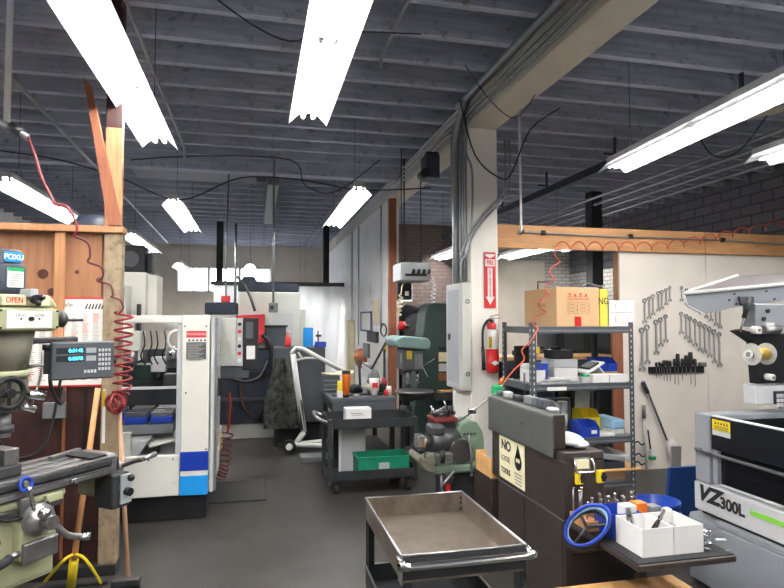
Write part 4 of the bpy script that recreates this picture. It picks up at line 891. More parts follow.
gb = tray(.94, 1.44, 5.44, 5.7, .136, .19, 'green_bin', t=.006); gb.box(.93, 1.45, 5.43, 5.44, .31, .328, 'green_bin', .003).box(.93, 1.45, 5.7, 5.71, .31, .328, 'green_bin', .003).box(.93, .94, 5.43, 5.71, .31, .328, 'green_bin', .003).box(1.44, 1.45, 5.43, 5.71, .31, .328, 'green_bin', .003)
gt = thing('tote_bin', 'dark green plastic tote on the bottom shelf of the black cart', 'bin', (1.19, 5.57, .136)); gb.done('shell', gt)
MB().box(1.14, 1.24, 5.4385, 5.4395, .2, .27, 'machine_grey').done('sticker', gt)

# ================================================================ RIGHT BAY: drill press, saws, heater
dp = thing('drill_press', 'floor drill press with a grey green head seen between wall post and column', 'drill press', (1.83, 6.95, 0))
MB().box(1.6, 2.05, 6.75, 7.25, .001, .06, 'dark_steel', .01).done('base', dp)
MB().cyl((1.83, 7.1, .06), (1.83, 7.1, 1.3), .05, m='dark_steel', seg=18).done('pillar', dp)
MB().prism([(1.62, 1.28), (2.0, 1.25), (2.02, 1.34), (1.98, 1.39), (1.68, 1.41), (1.6, 1.37)], 'y', 6.65, 7.3, 'teal_grey', .02).done('belt_cover', dp)
MB().box(1.7, 1.95, 6.72, 7.1, 1.0, 1.27, 'dark_grey', .03).box(1.74, 1.8, 6.7, 6.719, 1.14, 1.24, 'amber').box(1.83, 1.93, 6.7, 6.719, 1.02, 1.2, 'mid_grey', .004).done('head', dp)
MB().cyl((1.78, 6.8, .84), (1.78, 6.8, 1.0), .03, m='steel').cyl((1.9, 6.82, .84), (1.9, 6.82, 1.0), .024, m='chrome').cyl((1.7, 6.8, .95), (1.7, 6.8, 1.2), .018, m='steel').done('spindle', dp)
MB().cyl((1.94, 6.75, 1.05), (2.08, 6.68, 1.15), .008, m='steel').cyl((1.94, 6.75, 1.05), (1.99, 6.7, .93), .008, m='steel').ball((2.085, 6.68, 1.155), .018, 'black').done('feed_handle', dp)
MB().cyl((1.86, 6.82, .74), (1.86, 6.82, .765), .23, m='steel', seg=32).cyl((1.86, 6.85, .66), (1.86, 6.85, .74), .16, .2, 'dark_steel', 24).done('table', dp)
MB().cyl((1.83, 7.1, .4), (1.83, 7.1, .55), .07, m='dark_steel').box(1.8, 1.86, 6.85, 7.1, .62, .7, 'dark_steel', .01).done('table_bracket', dp)
bs = thing('band_saw', 'tall dark green band saw behind the drill press', 'band saw', (2.4, 7.7, 0))
MB().prism([(2.0, .001), (2.78, .001), (2.78, 1.83), (2.3, 1.83), (2.24, 1.8), (2.2, 1.7)], 'y', 7.5, 7.9, 'dark_green', .015).done('cabinet', bs)
for z0, z1, mt in ((1.05, 1.17, 'cream_paper'), (.92, 1.02, 'light_grey'), (.8, .9, 'red_wood'), (1.2, 1.24, 'black')):
    MB().box(2.38, 2.53, 7.494, 7.499, z0, z1, mt).done('instruction_plate', bs)
MB().box(2.3, 2.7, 7.35, 7.49, .55, .66, 'dark_steel', .01).box(2.35, 2.66, 7.36, 7.48, .661, .68, 'pine').done('table', bs)
bk = thing('power_hacksaw', 'black round cornered saw housing standing behind the drill press', 'saw', (2.4, 9.3, 0))
MB().prism([(2.22, .001), (2.9, .001), (2.9, 1.8), (2.35, 1.85), (2.25, 1.75)], 'y', 9.2, 9.7, 'gloss_black', .03).done('housing', bk)
MB().cyl((2.55, 9.199, 1.45), (2.55, 9.12, 1.45), .26, .24, 'dark_steel', 28).done('wheel', bk)
MB().cyl((2.16, 8.8, 1.52), (2.24, 8.8, 1.5), .07, m='red', seg=16).cyl((2.24, 8.8, 1.5), (2.4, 9.15, 1.5), .03, m='dark_steel').done('red_knob', bk)
a, b = aY(396, 262, 7.3), aY(431, 281, 7.3)
hu = thing('unit_heater', 'grey suspended heater box with black louvres beyond the column', 'heater', ((a.x + b.x) / 2, 7.5, b.z))
MB().box(a.x + .06, b.x, 7.3, 7.75, b.z, a.z, 'machine_grey', .02).done('case', hu)
m = MB()
for i in range(4): m.prism([(a.x + .2 + .07 * i, b.z + .09), (a.x + .25 + .07 * i, b.z + .09), (a.x + .25 + .07 * i, b.z + .15), (a.x + .22 + .07 * i, b.z + .15)], 'y', 7.285, 7.299, 'black')
m.box(a.x + .12, b.x - .06, 7.285, 7.299, b.z + .06, b.z + .09, 'black').done('louvre', hu)
for x in (a.x + .12, b.x - .08): MB().cyl((x, 7.5, a.z), (x, 7.5, 4.1), .007, m='soft_black', seg=6).done('hanger_rod', hu)
a, b = aY(398, 281, 7.9), aY(412, 300, 7.9)
tag(MB().box(a.x, b.x, 7.9, 8.0, b.z, a.z, 'black', .01).box((a.x + b.x) / 2 - .0, b.x - .05, 7.89, 7.899, b.z + .06, b.z + .12, 'paper').cyl(((a.x + b.x) / 2, 7.95, a.z), ((a.x + b.x) / 2, 7.95, 4.1), .01, m='black').done('meter_box'), 'black box with a small white tag hanging below the grey heater', 'box')
h = MB(); coil(aY(434, 283, 7.2), aY(432, 303, 7.2), 5, .03, .008, 'light_grey', h); h.tube([aY(434, 283, 7.2), aY(433, 278, 7.28), aY(428, 276, 7.4)], .006, 'light_grey', 6, 4)
tag(h.done('coiled_cord'), 'pale coiled cord hanging beside the grey heater', 'cord')
h = MB(); coil(aY(401, 295, 7.0), aY(399, 316, 7.0), 5, .025, .008, 'cream_paper', h); h.tube([aY(401, 295, 7.0), aY(402, 286, 7.3), aY(404, 283, 7.6), aY(404, 284, 7.95)], .006, 'cream_paper', 6, 3)
tag(h.done('coiled_cord'), 'pale coiled cord hanging left of the black saw housing', 'cord')
tag(MB().box(-.48, .11, 5.42, 6.1, .001, .012, 'floor_mat', .003).done('floor_mat'), 'dark flat rubber mat on the floor beside the machining centre', 'mat')
# ================================================================ FOREGROUND CART
fc = thing('steel_cart', 'empty two shelf steel cart with worn tray in the foreground', 'cart', (.67, 2.12, 0))
X0, X1, Y0, Y1, ZR = .463, .885, 1.85, 2.475, .85
m = MB().box(X0, X1, Y0, Y1, .765, .77, 'cart_tray')
for a in ((X0, X0 + .004, Y0, Y1), (X1 - .004, X1, Y0, Y1), (X0, X1, Y1 - .004, Y1), (X0, X1, Y0, Y0 + .004)): m.box(a[0], a[1], a[2], a[3], .77, ZR, 'cart_tray')
m.done('top_tray', fc)
MB().tube([(X0 - .002, Y0, ZR), (X0 - .002, Y1, ZR), (X1 + .002, Y1, ZR), (X1 + .002, Y0, ZR)], .006, 'steel', 6).tube([(X0, Y0, ZR), (X1, Y0, ZR)], .004, 'steel', 6).done('rolled_rim', fc)
MB().box(X0 - .002, X1 + .002, Y0 - .006, Y0 - .001, .775, ZR - .006, 'soft_black').done('front_apron', fc)
MB().box(X0 - .004, X0 - .0005, Y0 - .01, Y0 + .04, .76, ZR, 'steel').box(X1 + .0005, X1 + .004, Y0 - .01, Y0 + .04, .76, ZR, 'steel').done('corner_plate', fc)
hb = MB().tube([(X0 - .004, Y0 + .03, .835), (X0 + .0, Y0 - .02, .83), (X0 + .02, Y0 - .035, .828), (X1 - .02, Y0 - .035, .828), (X1 + .01, Y0 - .02, .83), (X1 + .006, Y0 + .03, .84)], .013, 'chrome', 10, 4).done('push_handle', fc)
m = MB().box(X0, X1, Y0, Y1, .50, .505, 'cart_black')
for a in ((X0, X0 + .004, Y0, Y1), (X1 - .004, X1, Y0, Y1), (X0, X1, Y1 - .004, Y1), (X0, X1, Y0, Y0 + .004)): m.box(a[0], a[1], a[2], a[3], .505, .575, 'cart_black')
m.done('lower_tray', fc)
MB().tube([(X0 - .002, Y0, .575), (X0 - .002, Y1, .575), (X1 + .002, Y1, .575), (X1 + .002, Y0, .575)], .005, 'steel', 6).done('lower_rim', fc)
for x, s in ((X0, 1), (X1, -1)):
    for y, t in ((Y0, 1), (Y1, -1)):
        MB().box(min(x, x + s * .035), max(x, x + s * .035), min(y + t * .005, y + t * .009), max(y + t * .005, y + t * .009), .1, .764, 'cart_black').box(min(x + s * .005, x + s * .009), max(x + s * .005, x + s * .009), min(y, y + t * .035), max(y, y + t * .035), .1, .764, 'cart_black').done('leg', fc)
        MB().cyl((x + s * .03 - .014, y + t * .03, .05), (x + s * .03 + .014, y + t * .03, .05), .049, m='rubber', seg=18).box(x + s * .03 - .02, x + s * .03 + .02, y + t * .03 - .02, y + t * .03 + .02, .085, .1, 'steel').done('caster', fc)
m = MB()
for z in (.785, .81, .83): m.cyl((X1 - .005, Y1 - .02, z), (X1 - .01, Y1 - .02, z), .006, m='black', seg=8)
m.done('bolts', fc)
p = aZ(389, 513, .771)
on('black_cup', 'small black cylinder standing in the back corner of the foreground cart tray', 'cup', MB().lathe([(0, .771), (.026, .771), (.026, .83), (.022, .83), (.022, .79), (0, .79)], (p.x, p.y, 0), 'gloss_black'))
on('floor_stain', 'x', 'stain', MB().box(0, .01, 0, .01, 0, .001)) if False else None

# ================================================================ DRILL GRINDER ON ITS STAND
dg = thing('tool_grinder', 'sage green tool grinder with arched housing on a black stand by the column', 'grinder', (1.6, 4.5, 0))
A = lambda x, y_, Y=4.4: aY(x, y_, Y)
MB().box(1.46, 1.72, 4.35, 4.7, .001, .43, 'soft_black', .01).done('stand', dg)
MB().box(1.34, 1.76, 4.3, 4.75, .431, .50, 'sage', .02).prism([(1.22, .58), (1.34, .50), (1.34, .44), (1.26, .47), (1.2, .54)], 'y', 4.3, 4.6, 'mill_dirty', .01).done('base', dg)
pts = [(1.53, .501), (1.76, .501), (1.775, .60), (1.76, .72), (1.71, .80), (1.65, .815), (1.58, .79), (1.53, .72)]
MB().prism(pts, 'y', 4.4, 4.62, 'sage', .015).cyl((1.68, 4.385, .64), (1.68, 4.4, .64), .035, m='sage', seg=20).done('arched_housing', dg)
m = MB()
for i in range(4): m.cyl((1.60 + .03 * i, 4.396, .71), (1.60 + .03 * i, 4.386, .71), .008, m='black', seg=8)
m.cyl((1.545, 4.3, .60), (1.545, 4.36, .60), .09, m='dark_steel', seg=22)
m.done('dial_holes', dg)
MB().cyl((1.54, 4.42, .66), (1.3, 4.36, .67), .085, m='dark_steel', seg=24).cyl((1.37, 4.4, .78), (1.4, 4.4, .62), .05, m='dark_steel').box(1.30, 1.42, 4.3, 4.45, .72, .80, 'dark_steel', .02).done('motor', dg)
MB().cyl((1.3, 4.36, .67), (1.2, 4.33, .68), .045, m='steel', seg=18).box(1.19, 1.25, 4.27, 4.38, .64, .74, 'chrome', .012).done('chuck', dg)
MB().box(1.33, 1.46, 4.25, 4.33, .54, .6, 'steel', .01).cyl((1.38, 4.26, .53), (1.38, 4.26, .62), .02, m='black').box(1.26, 1.36, 4.3, 4.38, .5, .6, 'mill_dirty', .02).done('slide', dg)
MB().tube([(1.6, 4.3, .72), (1.61, 4.27, .6), (1.61, 4.26, .42)], .009, 'steel', 6, 4).ball((1.61, 4.26, .42), .018, 'navy').done('lever', dg)
MB().box(1.36, 1.56, 4.42, 4.62, .80, .835, 'dark_red', .008).box(1.36, 1.56, 4.46, 4.6, .745, .8, 'dark_steel', .01).done('tool_shelf', dg)
random.seed(11)
for i in range(9):
    x = 1.38 + .02 * i; y = 4.45 + .13 * random.random()
    a = random.uniform(0, PI); L = random.uniform(.02, .04)
    m = MB().cyl((x - L * math.cos(a), y, .852), (x + L * math.cos(a), y + .02, .852 + random.uniform(0, .03)), .015, m='dark_steel', seg=10)
    m.cyl((x, y, .846), (x, y, .846 + random.uniform(.03, .08)), .011, m=random.choice(['black', 'dark_steel', 'steel']), seg=10)
    on('drill_fitting', 'small dark steel tool fitting on the grinder shelf, %s from the left' % ORD[i], 'tool fitting', m, 'tool fittings on the grinder shelf')
on('bent_rod', 'bent steel rod lying across the top of the green grinder', 'rod', MB().tube([A(431, 406), A(434, 413), A(446, 406), A(444, 401)], .007, 'steel', 6))
on('pipe_wrench', 'steel bar with silver joint propped between the grinder and the grey lid', 'bar', MB().tube([A(455, 424, 4.25), A(472, 412, 4.2), A(490, 397, 4.1)], .008, 'steel', 6).box(*(lambda p: (p.x - .03, p.x + .03, p.y - .015, p.y + .015, p.z - .02, p.z + .02))(A(472, 411, 4.2)), 'chrome', .006))
on('pipe_wrench', 'red handled pipe wrench hanging at the left side of the grinder stand', 'wrench', MB().box(1.42, 1.455, 4.28, 4.33, .06, .40, 'red', .01).box(1.40, 1.47, 4.27, 4.34, .37, .43, 'dark_steel', .01, rot=(0, 20, 0)))
on('chain', 'dark chain hanging beside the red wrench on the grinder stand', 'chain', MB().cyl((1.385, 4.3, .10), (1.385, 4.3, .43), .016, m='dark_steel', seg=8))
on('steel_rod', 'bright steel rod leaning at the foot of the grinder stand', 'rod', MB().cyl(A(441, 487, 4.2), A(454, 471, 4.26), .009, m='steel'))

# ================================================================ BROWN TOOL CABINET AND CHEST
lc = thing('tool_cabinet', 'dark brown steel tool cabinet with a folding tray, standing by the shelving', 'tool cabinet', (1.87, 3.35, 0))
MB().box(1.62, 2.115, 2.9, 3.78, .001, .532, 'cab_brown', .006).done('body', lc)
MB().box(1.614, 1.619, 2.92, 3.36, .02, .52, 'cab_brown', .002).box(1.614, 1.619, 3.375, 3.77, .02, .52, 'cab_brown', .002).done('side_panel', lc)
MB().box(1.616, 1.6185, 2.905, 3.775, .523, .531, 'steel').done('edge_strip', lc)
ty = thing('side_tray', 'dark brown tray', 'x') if False else None
MB().box(1.635, 2.145, 2.3, 2.895, .5, .53, 'cab_brown', .008).box(1.64, 2.14, 2.31, 2.89, .531, .535, 'soft_black').tube([(1.66, 2.89, .36), (1.66, 2.6, .495)], .01, 'black', 6).tube([(2.1, 2.89, .36), (2.1, 2.6, .495)], .01, 'black', 6).done('folding_tray', lc)
tc_ = thing('tool_chest', 'dark brown tool chest with a chrome end handle on the brown cabinet', 'tool chest', (1.74, 3.4, .534))
MB().box(1.618, 1.862, 2.9, 3.88, .534, .84, 'cab_brown', .006).box(1.618, 1.862, 2.9, 3.88, .842, .888, 'cab_brown', .008).done('body', tc_)
m = MB().box(1.675, 1.775, 2.893, 2.899, .79, .86, 'chrome', .003).box(1.685, 1.765, 2.889, 2.8935, .80, .85, 'cream_paper', .002)
m.tube([(1.675, 2.885, .855), (1.67, 2.868, .83), (1.67, 2.862, .80), (1.68, 2.86, .79), (1.77, 2.86, .79), (1.78, 2.862, .80), (1.78, 2.868, .83), (1.775, 2.885, .855)], .006, 'chrome', 8, 3)
m.done('end_handle', tc_, label='chrome carrying handle')
p0 = [(1.705, .755), (1.83, .755)]
for i, (x, z) in enumerate(p0):
    yb = thing('magnetic_clip', 'yellow clip with black button on the chest end, %s of the chrome handle' % ('below' if i == 0 else 'right'), 'clip', (x, 2.89, z), 0, 'yellow clips on the chest end')
    MB().box(x - .025, x + .02, 2.878, 2.899, z - .035, z + .035, 'yellow', .006).done('body', yb)
    MB().cyl((x + .01, 2.877, z), (x + .01, 2.862, z), .014, m='black').box(x + .0, x + .022, 2.87, 2.877, z - .025, z + .025, 'black', .003).done('button', yb)
# raised lid
ld = thing('chest_lid', 'long grey rounded lid standing raised along the side of the tool chest', 'lid', (1.65, 3.45, .838))
m = MB(); pr = [(.0, .0), (.075, .0), (.1, .03), (.1, .19), (.075, .21), (.0, .21)]
m.prism([(1.596, .838), (1.596, 1.055), (1.602, 1.075), (1.618, 1.085), (1.65, 1.085), (1.664, 1.075), (1.668, 1.055), (1.668, .895), (1.613, .893), (1.611, .838)], 'y', 2.975, 3.9, 'lid_grey', .012).done('shell', ld)
m = MB().box(1.598, 1.667, 2.963, 2.9745, .893, 1.08, 'cab_brown', .004); m.done('end_cap', ld)
MB().cyl((1.594, 3.34, .97), (1.5955, 3.34, .97), .006, m='black').cyl((1.594, 3.37, .965), (1.5955, 3.37, .965), .006, m='black').done('screws', ld)
# poster on the cabinet side
po = thing('poster', 'cream notice with black skull drawing and crossed out text on the chest side', 'poster', (1.612, 3.54, .56))
MB().add([], [], 'black')
mp = MB(); mp.box(1.6125, 1.6145, 3.36, 3.74, .555, .83, 'cream_paper', .0008); mp.done('sheet', po)
text('NO', .085, (1.6115, 3.63, .775), '-X', 'black', po, bold=.003, sx=1.1)
text('LOOSE', .05, (1.6115, 3.64, .69), '-X', 'black', po, sx=.9)
text('TOOLS', .05, (1.6115, 3.64, .61), '-X', 'black', po, bold=.001, sx=.9)
m = MB(); m.cyl((1.6118, 3.45, .71), (1.6105, 3.45, .71), .05, m='black', seg=20).prism([(3.41, .74), (3.49, .74), (3.45, .82)], 'x', 1.6105, 1.6118, 'black')
for i in range(4): m.box(1.6105, 1.6118, 3.40, 3.50, .63 - .02 * i, .64 - .02 * i, 'grey_print')
m.cyl((1.6103, 3.465, .72), (1.6098, 3.465, .72), .014, m='cream_paper', seg=12).cyl((1.6103, 3.435, .72), (1.6098, 3.435, .72), .014, m='cream_paper', seg=12).done('drawing', po)
# second lower cabinet and wooden box behind
on('side_cabinet', 'lower dark brown cabinet beyond the tool chest, carrying a wooden tray', 'cabinet', MB().box(1.62, 2.0, 3.90, 4.24, .001, .49, 'cab_brown', .006))
MB_ = MB().box(1.62, 1.63, 3.905, 4.2, .491, .63, 'pine', .002).box(1.97, 1.98, 3.905, 4.2, .491, .63, 'pine', .002).box(1.63, 1.97, 3.905, 3.915, .491, .63, 'pine', .002).box(1.63, 1.97, 4.19, 4.2, .491, .63, 'pine', .002).box(1.63, 1.97, 3.915, 4.19, .491, .5, 'pine')
on('wooden_tray', 'open pine box on the low cabinet beyond the tool chest', 'box', MB_)
on('grinding_disc', 'grey round disc standing in the pine box', 'disc', MB().cyl((1.70, 4.02, .64), (1.74, 4.03, .64), .11, m='machine_grey', seg=28).cyl((1.695, 4.02, .64), (1.745, 4.03, .64), .03, m='dark_steel', seg=16))
# things lying on the open chest behind the lid
on('crumpled_cloth', 'white crumpled cloth bag on the near end of the tool chest', 'cloth', (lambda m: m)(MB().ball((1.735, 3.08, .925), 1, 'cloth_white', 20, (.085, .14, .036)).ball((1.765, 3.0, .912), 1, 'cloth_white', 16, (.055, .07, .023))))
on('tape_dispenser', 'black and silver tool standing on the near end of the chest', 'tool', MB().box(1.725, 1.80, 3.28, 3.4, .95, 1.1, 'black', .02, rot=(-25, 0, 0)).box(1.73, 1.80, 3.27, 3.31, .889, .99, 'steel', .006))
on('paper_wad', 'white folded paper tucked behind the raised lid', 'paper', MB().box(1.722, 1.84, 3.45, 3.62, .889, .98, 'paper', .01))
on('green_box', 'small green box behind the raised lid on the tool chest', 'box', MB().box(1.75, 1.84, 3.66, 3.8, .889, 1.0, 'green', .006))
GT = 'small things along the top of the raised lid'
for i, (y, w_, h_, mt) in enumerate(((3.78, .05, .03, 'dark_grey'), (3.66, .07, .04, 'machine_grey'), (3.5, .1, .035, 'dark_steel'), (3.33, .12, .05, 'mid_grey'), (3.18, .09, .055, 'dark_grey'), (3.06, .07, .02, 'light_grey'))):
    on('small_case', '%s small case from the column end along the top of the grey lid' % ORD[i], 'case', MB().box(1.62, 1.668, y - w_ / 2, y + w_ / 2, 1.086, 1.086 + h_, mt, .008), GT)
on('antenna_rod', 'thin upright rod standing among the small cases on the grey lid', 'rod', MB().cyl((1.645, 3.42, 1.0865), (1.645, 3.42, 1.27), .006, m='dark_steel'))
# ---- on the folding tray
Z = .536
sw = thing('hose_ring', 'blue and black ringed coil leaning on the near left corner of the tray', 'hose coil', (1.62, 2.75, .55))
ax_ = Vector((-.75, -.6, .15)).normalized(); c0 = Vector((1.59, 2.63, .60)); ROT = .75
MB().torus(c0, .115, .0095, 'blue', ax_, 32, (1.12, .66), ROT).torus(c0 + Vector((.006, .01, -.012)), .105, .007, 'sky_blue', ax_, 32, (1.12, .66), ROT).done('blue_ring', sw)
MB().torus(c0 + Vector((.015, .03, -.028)), .118, .012, 'soft_black', ax_, 32, (1.12, .66), ROT).torus(c0 + Vector((.02, .05, -.045)), .11, .009, 'dark_steel', ax_, 32, (1.12, .66), ROT).done('black_ring', sw)
u_ = ax_.cross(Vector((0, 0, 1))).normalized(); v_ = ax_.cross(u_); u_, v_ = u_ * math.cos(ROT) + v_ * math.sin(ROT), v_ * math.cos(ROT) - u_ * math.sin(ROT)
m = MB()
for k in range(3):
    a = 2 * PI * k / 3 + .4
    m.tube([c0 + Vector((.012, .025, -.02)), c0 + Vector((.012, .025, -.02)) + (u_ * math.cos(a) * 1.12 + v_ * math.sin(a) * .66) * .11], .008, 'dark_steel', 6)
m.done('spokes', sw)
def bin_(x0, x1, y0, y1, z, h, mt, name, label, cat='bin', group=None, t=.005, slope=0):
    m = MB().box(x0, x1, y0, y1, z, z + t, mt).box(x0, x1, y1 - t, y1, z + t, z + h, mt).box(x0, x1, y0, y0 + t, z + t, z + h * (1 - slope), mt)
    for xx in (x0, x1 - t):
        m.prism([(y0 + t, z + t), (y1 - t, z + t), (y1 - t, z + h), (y0 + t + (y1 - y0) * .3 * (slope > 0), z + h), (y0 + t, z + h * (1 - slope))], 'x', xx, xx + t, mt)
    return on(name, label, cat, m, group)
bin_(1.70, 1.86, 2.36, 2.56, Z, .125, 'white_plastic', 'white_bin', 'square white bin full of pliers on the tray, nearer the blue coil', 'bin', 'white bins on the tray')
bin_(1.865, 2.02, 2.36, 2.56, Z, .125, 'white_plastic', 'white_bin', 'square white bin on the tray, nearer the green striped machine', 'bin', 'white bins on the tray')
bin_(1.70, 1.86, 2.585, 2.75, Z, .12, 'blue', 'blue_bin', 'blue plastic bin behind the square white bins on the tray')
on('white_block', 'small white cube in the blue bin on the tray', 'cube', MB().box(1.775, 1.845, 2.6, 2.66, Z + .01, Z + .15, 'white_plastic', .004))
def pliers(name, label, c, rz, tilt, mt, grp=None):
    t = thing(name, label, 'pliers', c, rz, grp); t.rotation_euler = (tilt, 0, rz)
    MB(True).tube([(-.018, 0, 0), (-.012, 0, .06), (.004, 0, .09)], .007, mt, 6, 4).tube([(.018, 0, 0), (.012, 0, .06), (-.004, 0, .09)], .007, mt, 6, 4).done('handles', t)
    MB(True).prism([(-.014, .085), (.014, .085), (.006, .14), (-.006, .14)], 'y', -.005, .005, 'steel', .002).cyl((0, -.008, .095), (0, .008, .095), .008, m='dark_steel').done('jaws', t)
    return t
pliers('pliers', 'steel pliers standing up in the nearer white bin, handles down', (1.75, 2.5, .57), .5, -.2, 'steel')
pliers('pliers', 'black handled pliers leaning across the rim of the white bin', (1.80, 2.44, .60), 1.2, .5, 'black')
pliers('pliers', 'silver long nose pliers lying over the back of the white bin', (1.77, 2.54, .595), 2.4, -.5, 'chrome')
on('steel_bracket', 'grey angled steel bracket lying in the farther white bin', 'bracket', MB().box(1.90, 1.99, 2.4, 2.5, .60, .615, 'steel', .004, rot=(12, 0, 30)))
def block(x0, x1, y0, y1, label):
    return on('wooden_holder', label, 'holder', MB().box(x0, x1, y0, y1, Z, Z + .05, 'stud_wood', .003))
block(1.64, 1.70, 2.70, 2.885, 'small wooden block holding long bits by the cabinet face')
block(1.75, 1.98, 2.77, 2.885, 'wide wooden block holding short bits at the back of the tray')
random.seed(3)
k = 0
for i in range(6):
    x, y = 1.655 + .03 * (i % 2), 2.87 - .032 * i; h_ = (.12, .125, .12, .07, .06, .06)[i]
    on('tool_bit', 'long upright bit in the small wooden block, %s counting outward from the cabinet' % ORD[i], 'bit', MB().cyl((x, y, Z + .0505), (x, y, Z + .05 + h_), .0045, m='steel', seg=8).cyl((x, y, Z + .05 + h_), (x, y, Z + .06 + h_), .008, m='chrome', seg=8), 'long bits in the small block')
for i in range(10):
    x = 1.765 + .023 * i; y = 2.87 - .05 * (i % 2); h_ = random.uniform(.05, .1)
    on('tool_bit', 'short upright bit in the wide wooden block, %s from the blue coil side' % ORD[i], 'bit', MB().cyl((x, y, Z + .0505), (x, y, Z + .05 + h_), .0055, m=random.choice(['steel', 'chrome']), seg=8).cyl((x, y, Z + .05 + h_ * .8), (x, y, Z + .055 + h_), .009, m='steel', seg=8), 'short bits in the wide block')
on('orange_box', 'small orange box at the back of the tray behind the white bins', 'box', MB().box(1.90, 1.965, 2.68, 2.74, Z, Z + .13, 'orange', .004))
on('grey_box', 'small grey box beside the orange one on the tray', 'box', MB().box(1.97, 2.03, 2.66, 2.72, Z, Z + .115, 'mid_grey', .004))
on('plastic_jar', 'small white jar beside the grey box on the tray', 'jar', MB().lathe([(0, Z), (.025, Z), (.025, Z + .1), (0, Z + .11)], (2.06, 2.66, 0), 'white_plastic'))
random.seed(21)
for i in range(12):
    x = 2.038 + .008 * i; y = 2.335 + .25 * random.random(); a = random.uniform(0, PI); L = random.uniform(.015, .035)
    m = MB()
    kx = i % 3
    if kx == 0: m.cyl((x - L * math.cos(a), y - L * math.sin(a), Z + .008 + .004 * i), (x + L * math.cos(a), y + L * math.sin(a), Z + .01 + .004 * i), .006, m='steel', seg=8)
    elif kx == 1: m.box(x - L, x + L, y - .007, y + .007, Z + .001 + .004 * i, Z + .008 + .004 * i, 'light_grey', .002, rot=(0, 0, math.degrees(a)))
    else: m.torus((x, y, Z + .006 + .004 * i), .014, .005, 'chrome')
    on('metal_piece', '%s loose small metal piece on the tray counting away from the white bins' % ORD[i], 'metal piece', m, 'loose metal pieces on the tray')
on('long_key', 'long bright wrench lying on the loose pieces at the right end of the tray', 'wrench', MB().box(2.05, 2.13, 2.40, 2.42, Z + .055, Z + .063, 'chrome', .002, rot=(0, 0, 40)).cyl((2.12, 2.44, Z + .053), (2.12, 2.44, Z + .065), .015, m='chrome'))
wt = thing('wooden_crate', 'low crate with a pale plywood top at the bottom edge, below the tray', 'crate', (1.8, 2.5, 0))
MB().box(1.45, 2.12, 2.2, 2.71, .26, .28, 'pine', .003).done('top', wt)
MB().box(1.5, 2.07, 2.25, 2.66, .001, .258, 'soft_black', .005).done('body', wt)

# ================================================================ SHELVING
sh = thing('shelving_unit', 'dark grey slotted steel shelving unit loaded with boxes beside the column', 'shelving', (2.77, 4.9, 0))
SX0, SX1, SY0, SY1 = 2.28, 3.26, 4.6, 5.2
for x, s in ((SX0, 1), (SX1, -1)):
    for y, t in ((SY0, 1), (SY1, -1)):
        m = MB().box(min(x, x + s * .045), max(x, x + s * .045), min(y, y + t * .004), max(y, y + t * .004), .001, 1.58, 'dark_grey')
        m.box(min(x, x + s * .004), max(x, x + s * .004), min(y + t * .004, y + t * .045), max(y + t * .004, y + t * .045), .001, 1.58, 'dark_grey')
        for i in range(30):
            z = .05 + .05 * i; m.box(min(x + s * .018, x + s * .028), max(x + s * .018, x + s * .028), y - .0006 if t > 0 else y + .0001, y - .0001 if t > 0 else y + .0006, z, z + .022, 'light_grey')
            m.box(x - .0006 if s > 0 else x + .0001, x - .0001 if s > 0 else x + .0006, min(y + t * .018, y + t * .028), max(y + t * .018, y + t * .028), z, z + .022, 'light_grey')
        m.done('post', sh)
LV = [.19, .575, 1.04, 1.53]
for z in LV:
    MB().box(SX0 + .005, SX1 - .005, SY0 + .005, SY1 - .005, z, z + .012, 'mid_grey').box(SX0 + .046, SX1 - .046, SY0 - .001, SY0 + .004, z - .045, z + .012, 'dark_grey').box(SX0 + .046, SX1 - .046, SY0 - .004, SY0 + .002, z - .03, z - .015, 'mid_grey') \
        .box(SX0 - .001, SX0 + .004, SY0 + .05, SY1 - .05, z - .045, z + .012, 'dark_grey').box(SX1 - .004, SX1 + .001, SY0 + .05, SY1 - .05, z - .045, z + .012, 'dark_grey').done('shelf', sh)
MB().box(2.42, 2.6, SY0 - .0065, SY0 - .0045, 1.0, 1.03, 'paper').done('shelf_label', sh)
T3 = 1.543
bxx = thing('cardboard_box', 'large brown cardboard box with red symbols on top of the shelving', 'box', (2.7, 4.95, T3))
MB().box(2.55, 2.965, 4.66, 5.28, T3, 1.885, 'cardboard', .004).done('carton', bxx)
MB().box(2.56, 2.955, 4.67, 4.85, 1.8855, 1.888, 'cardboard_side').done('top_flap', bxx)
m = MB().box(2.725, 2.785, 4.655, 4.6585, T3 + .001, 1.63, 'red')
m.done('red_tape', bxx, label='red tape strip')
m = MB()
for i in range(4):
    x = 2.665 + .052 * i; m.box(x, x + .03, 4.6575, 4.6595, 1.80, 1.806, 'red_plastic').prism([(x + .004, 1.81), (x + .026, 1.81), (x + .015, 1.835)] if i % 2 else [(x + .004, 1.835), (x + .026, 1.835), (x + .015, 1.81)], 'y', 4.6575, 4.6595, 'red_plastic')
for i in range(9): m.box(2.66 + .024 * i, 2.675 + .024 * i, 4.6575, 4.6595, 1.778, 1.786, 'red_plastic')
m.done('printed_symbols', bxx)
m = MB()
for z in (1.655, 1.69, 1.72, 1.75): m.box(2.66, 2.865, 4.6575, 4.6592, z, z + .002, 'brown_print')
for x in (2.66, 2.75, 2.865): m.box(x, x + .002, 4.6575, 4.6592, 1.655, 1.75, 'brown_print')
for z in (1.67, 1.703, 1.734): m.box(2.675, 2.725, 4.6575, 4.6592, z, z + .005, 'brown_print').box(2.78, 2.83, 4.6575, 4.6592, z, z + .004, 'brown_print')
m.done('printed_table', bxx)
text('BLANK', .05, (2.5485, 4.93, 1.735), '-X', 'brown_print', bxx)
yc = thing('yellow_board', 'yellow board with black letters standing beside the cardboard box', 'sign', (3.0, 4.7, T3))
MB().box(2.972, 3.05, 4.66, 4.72, T3, 1.875, 'yellow_card', .003).done('panel', yc)
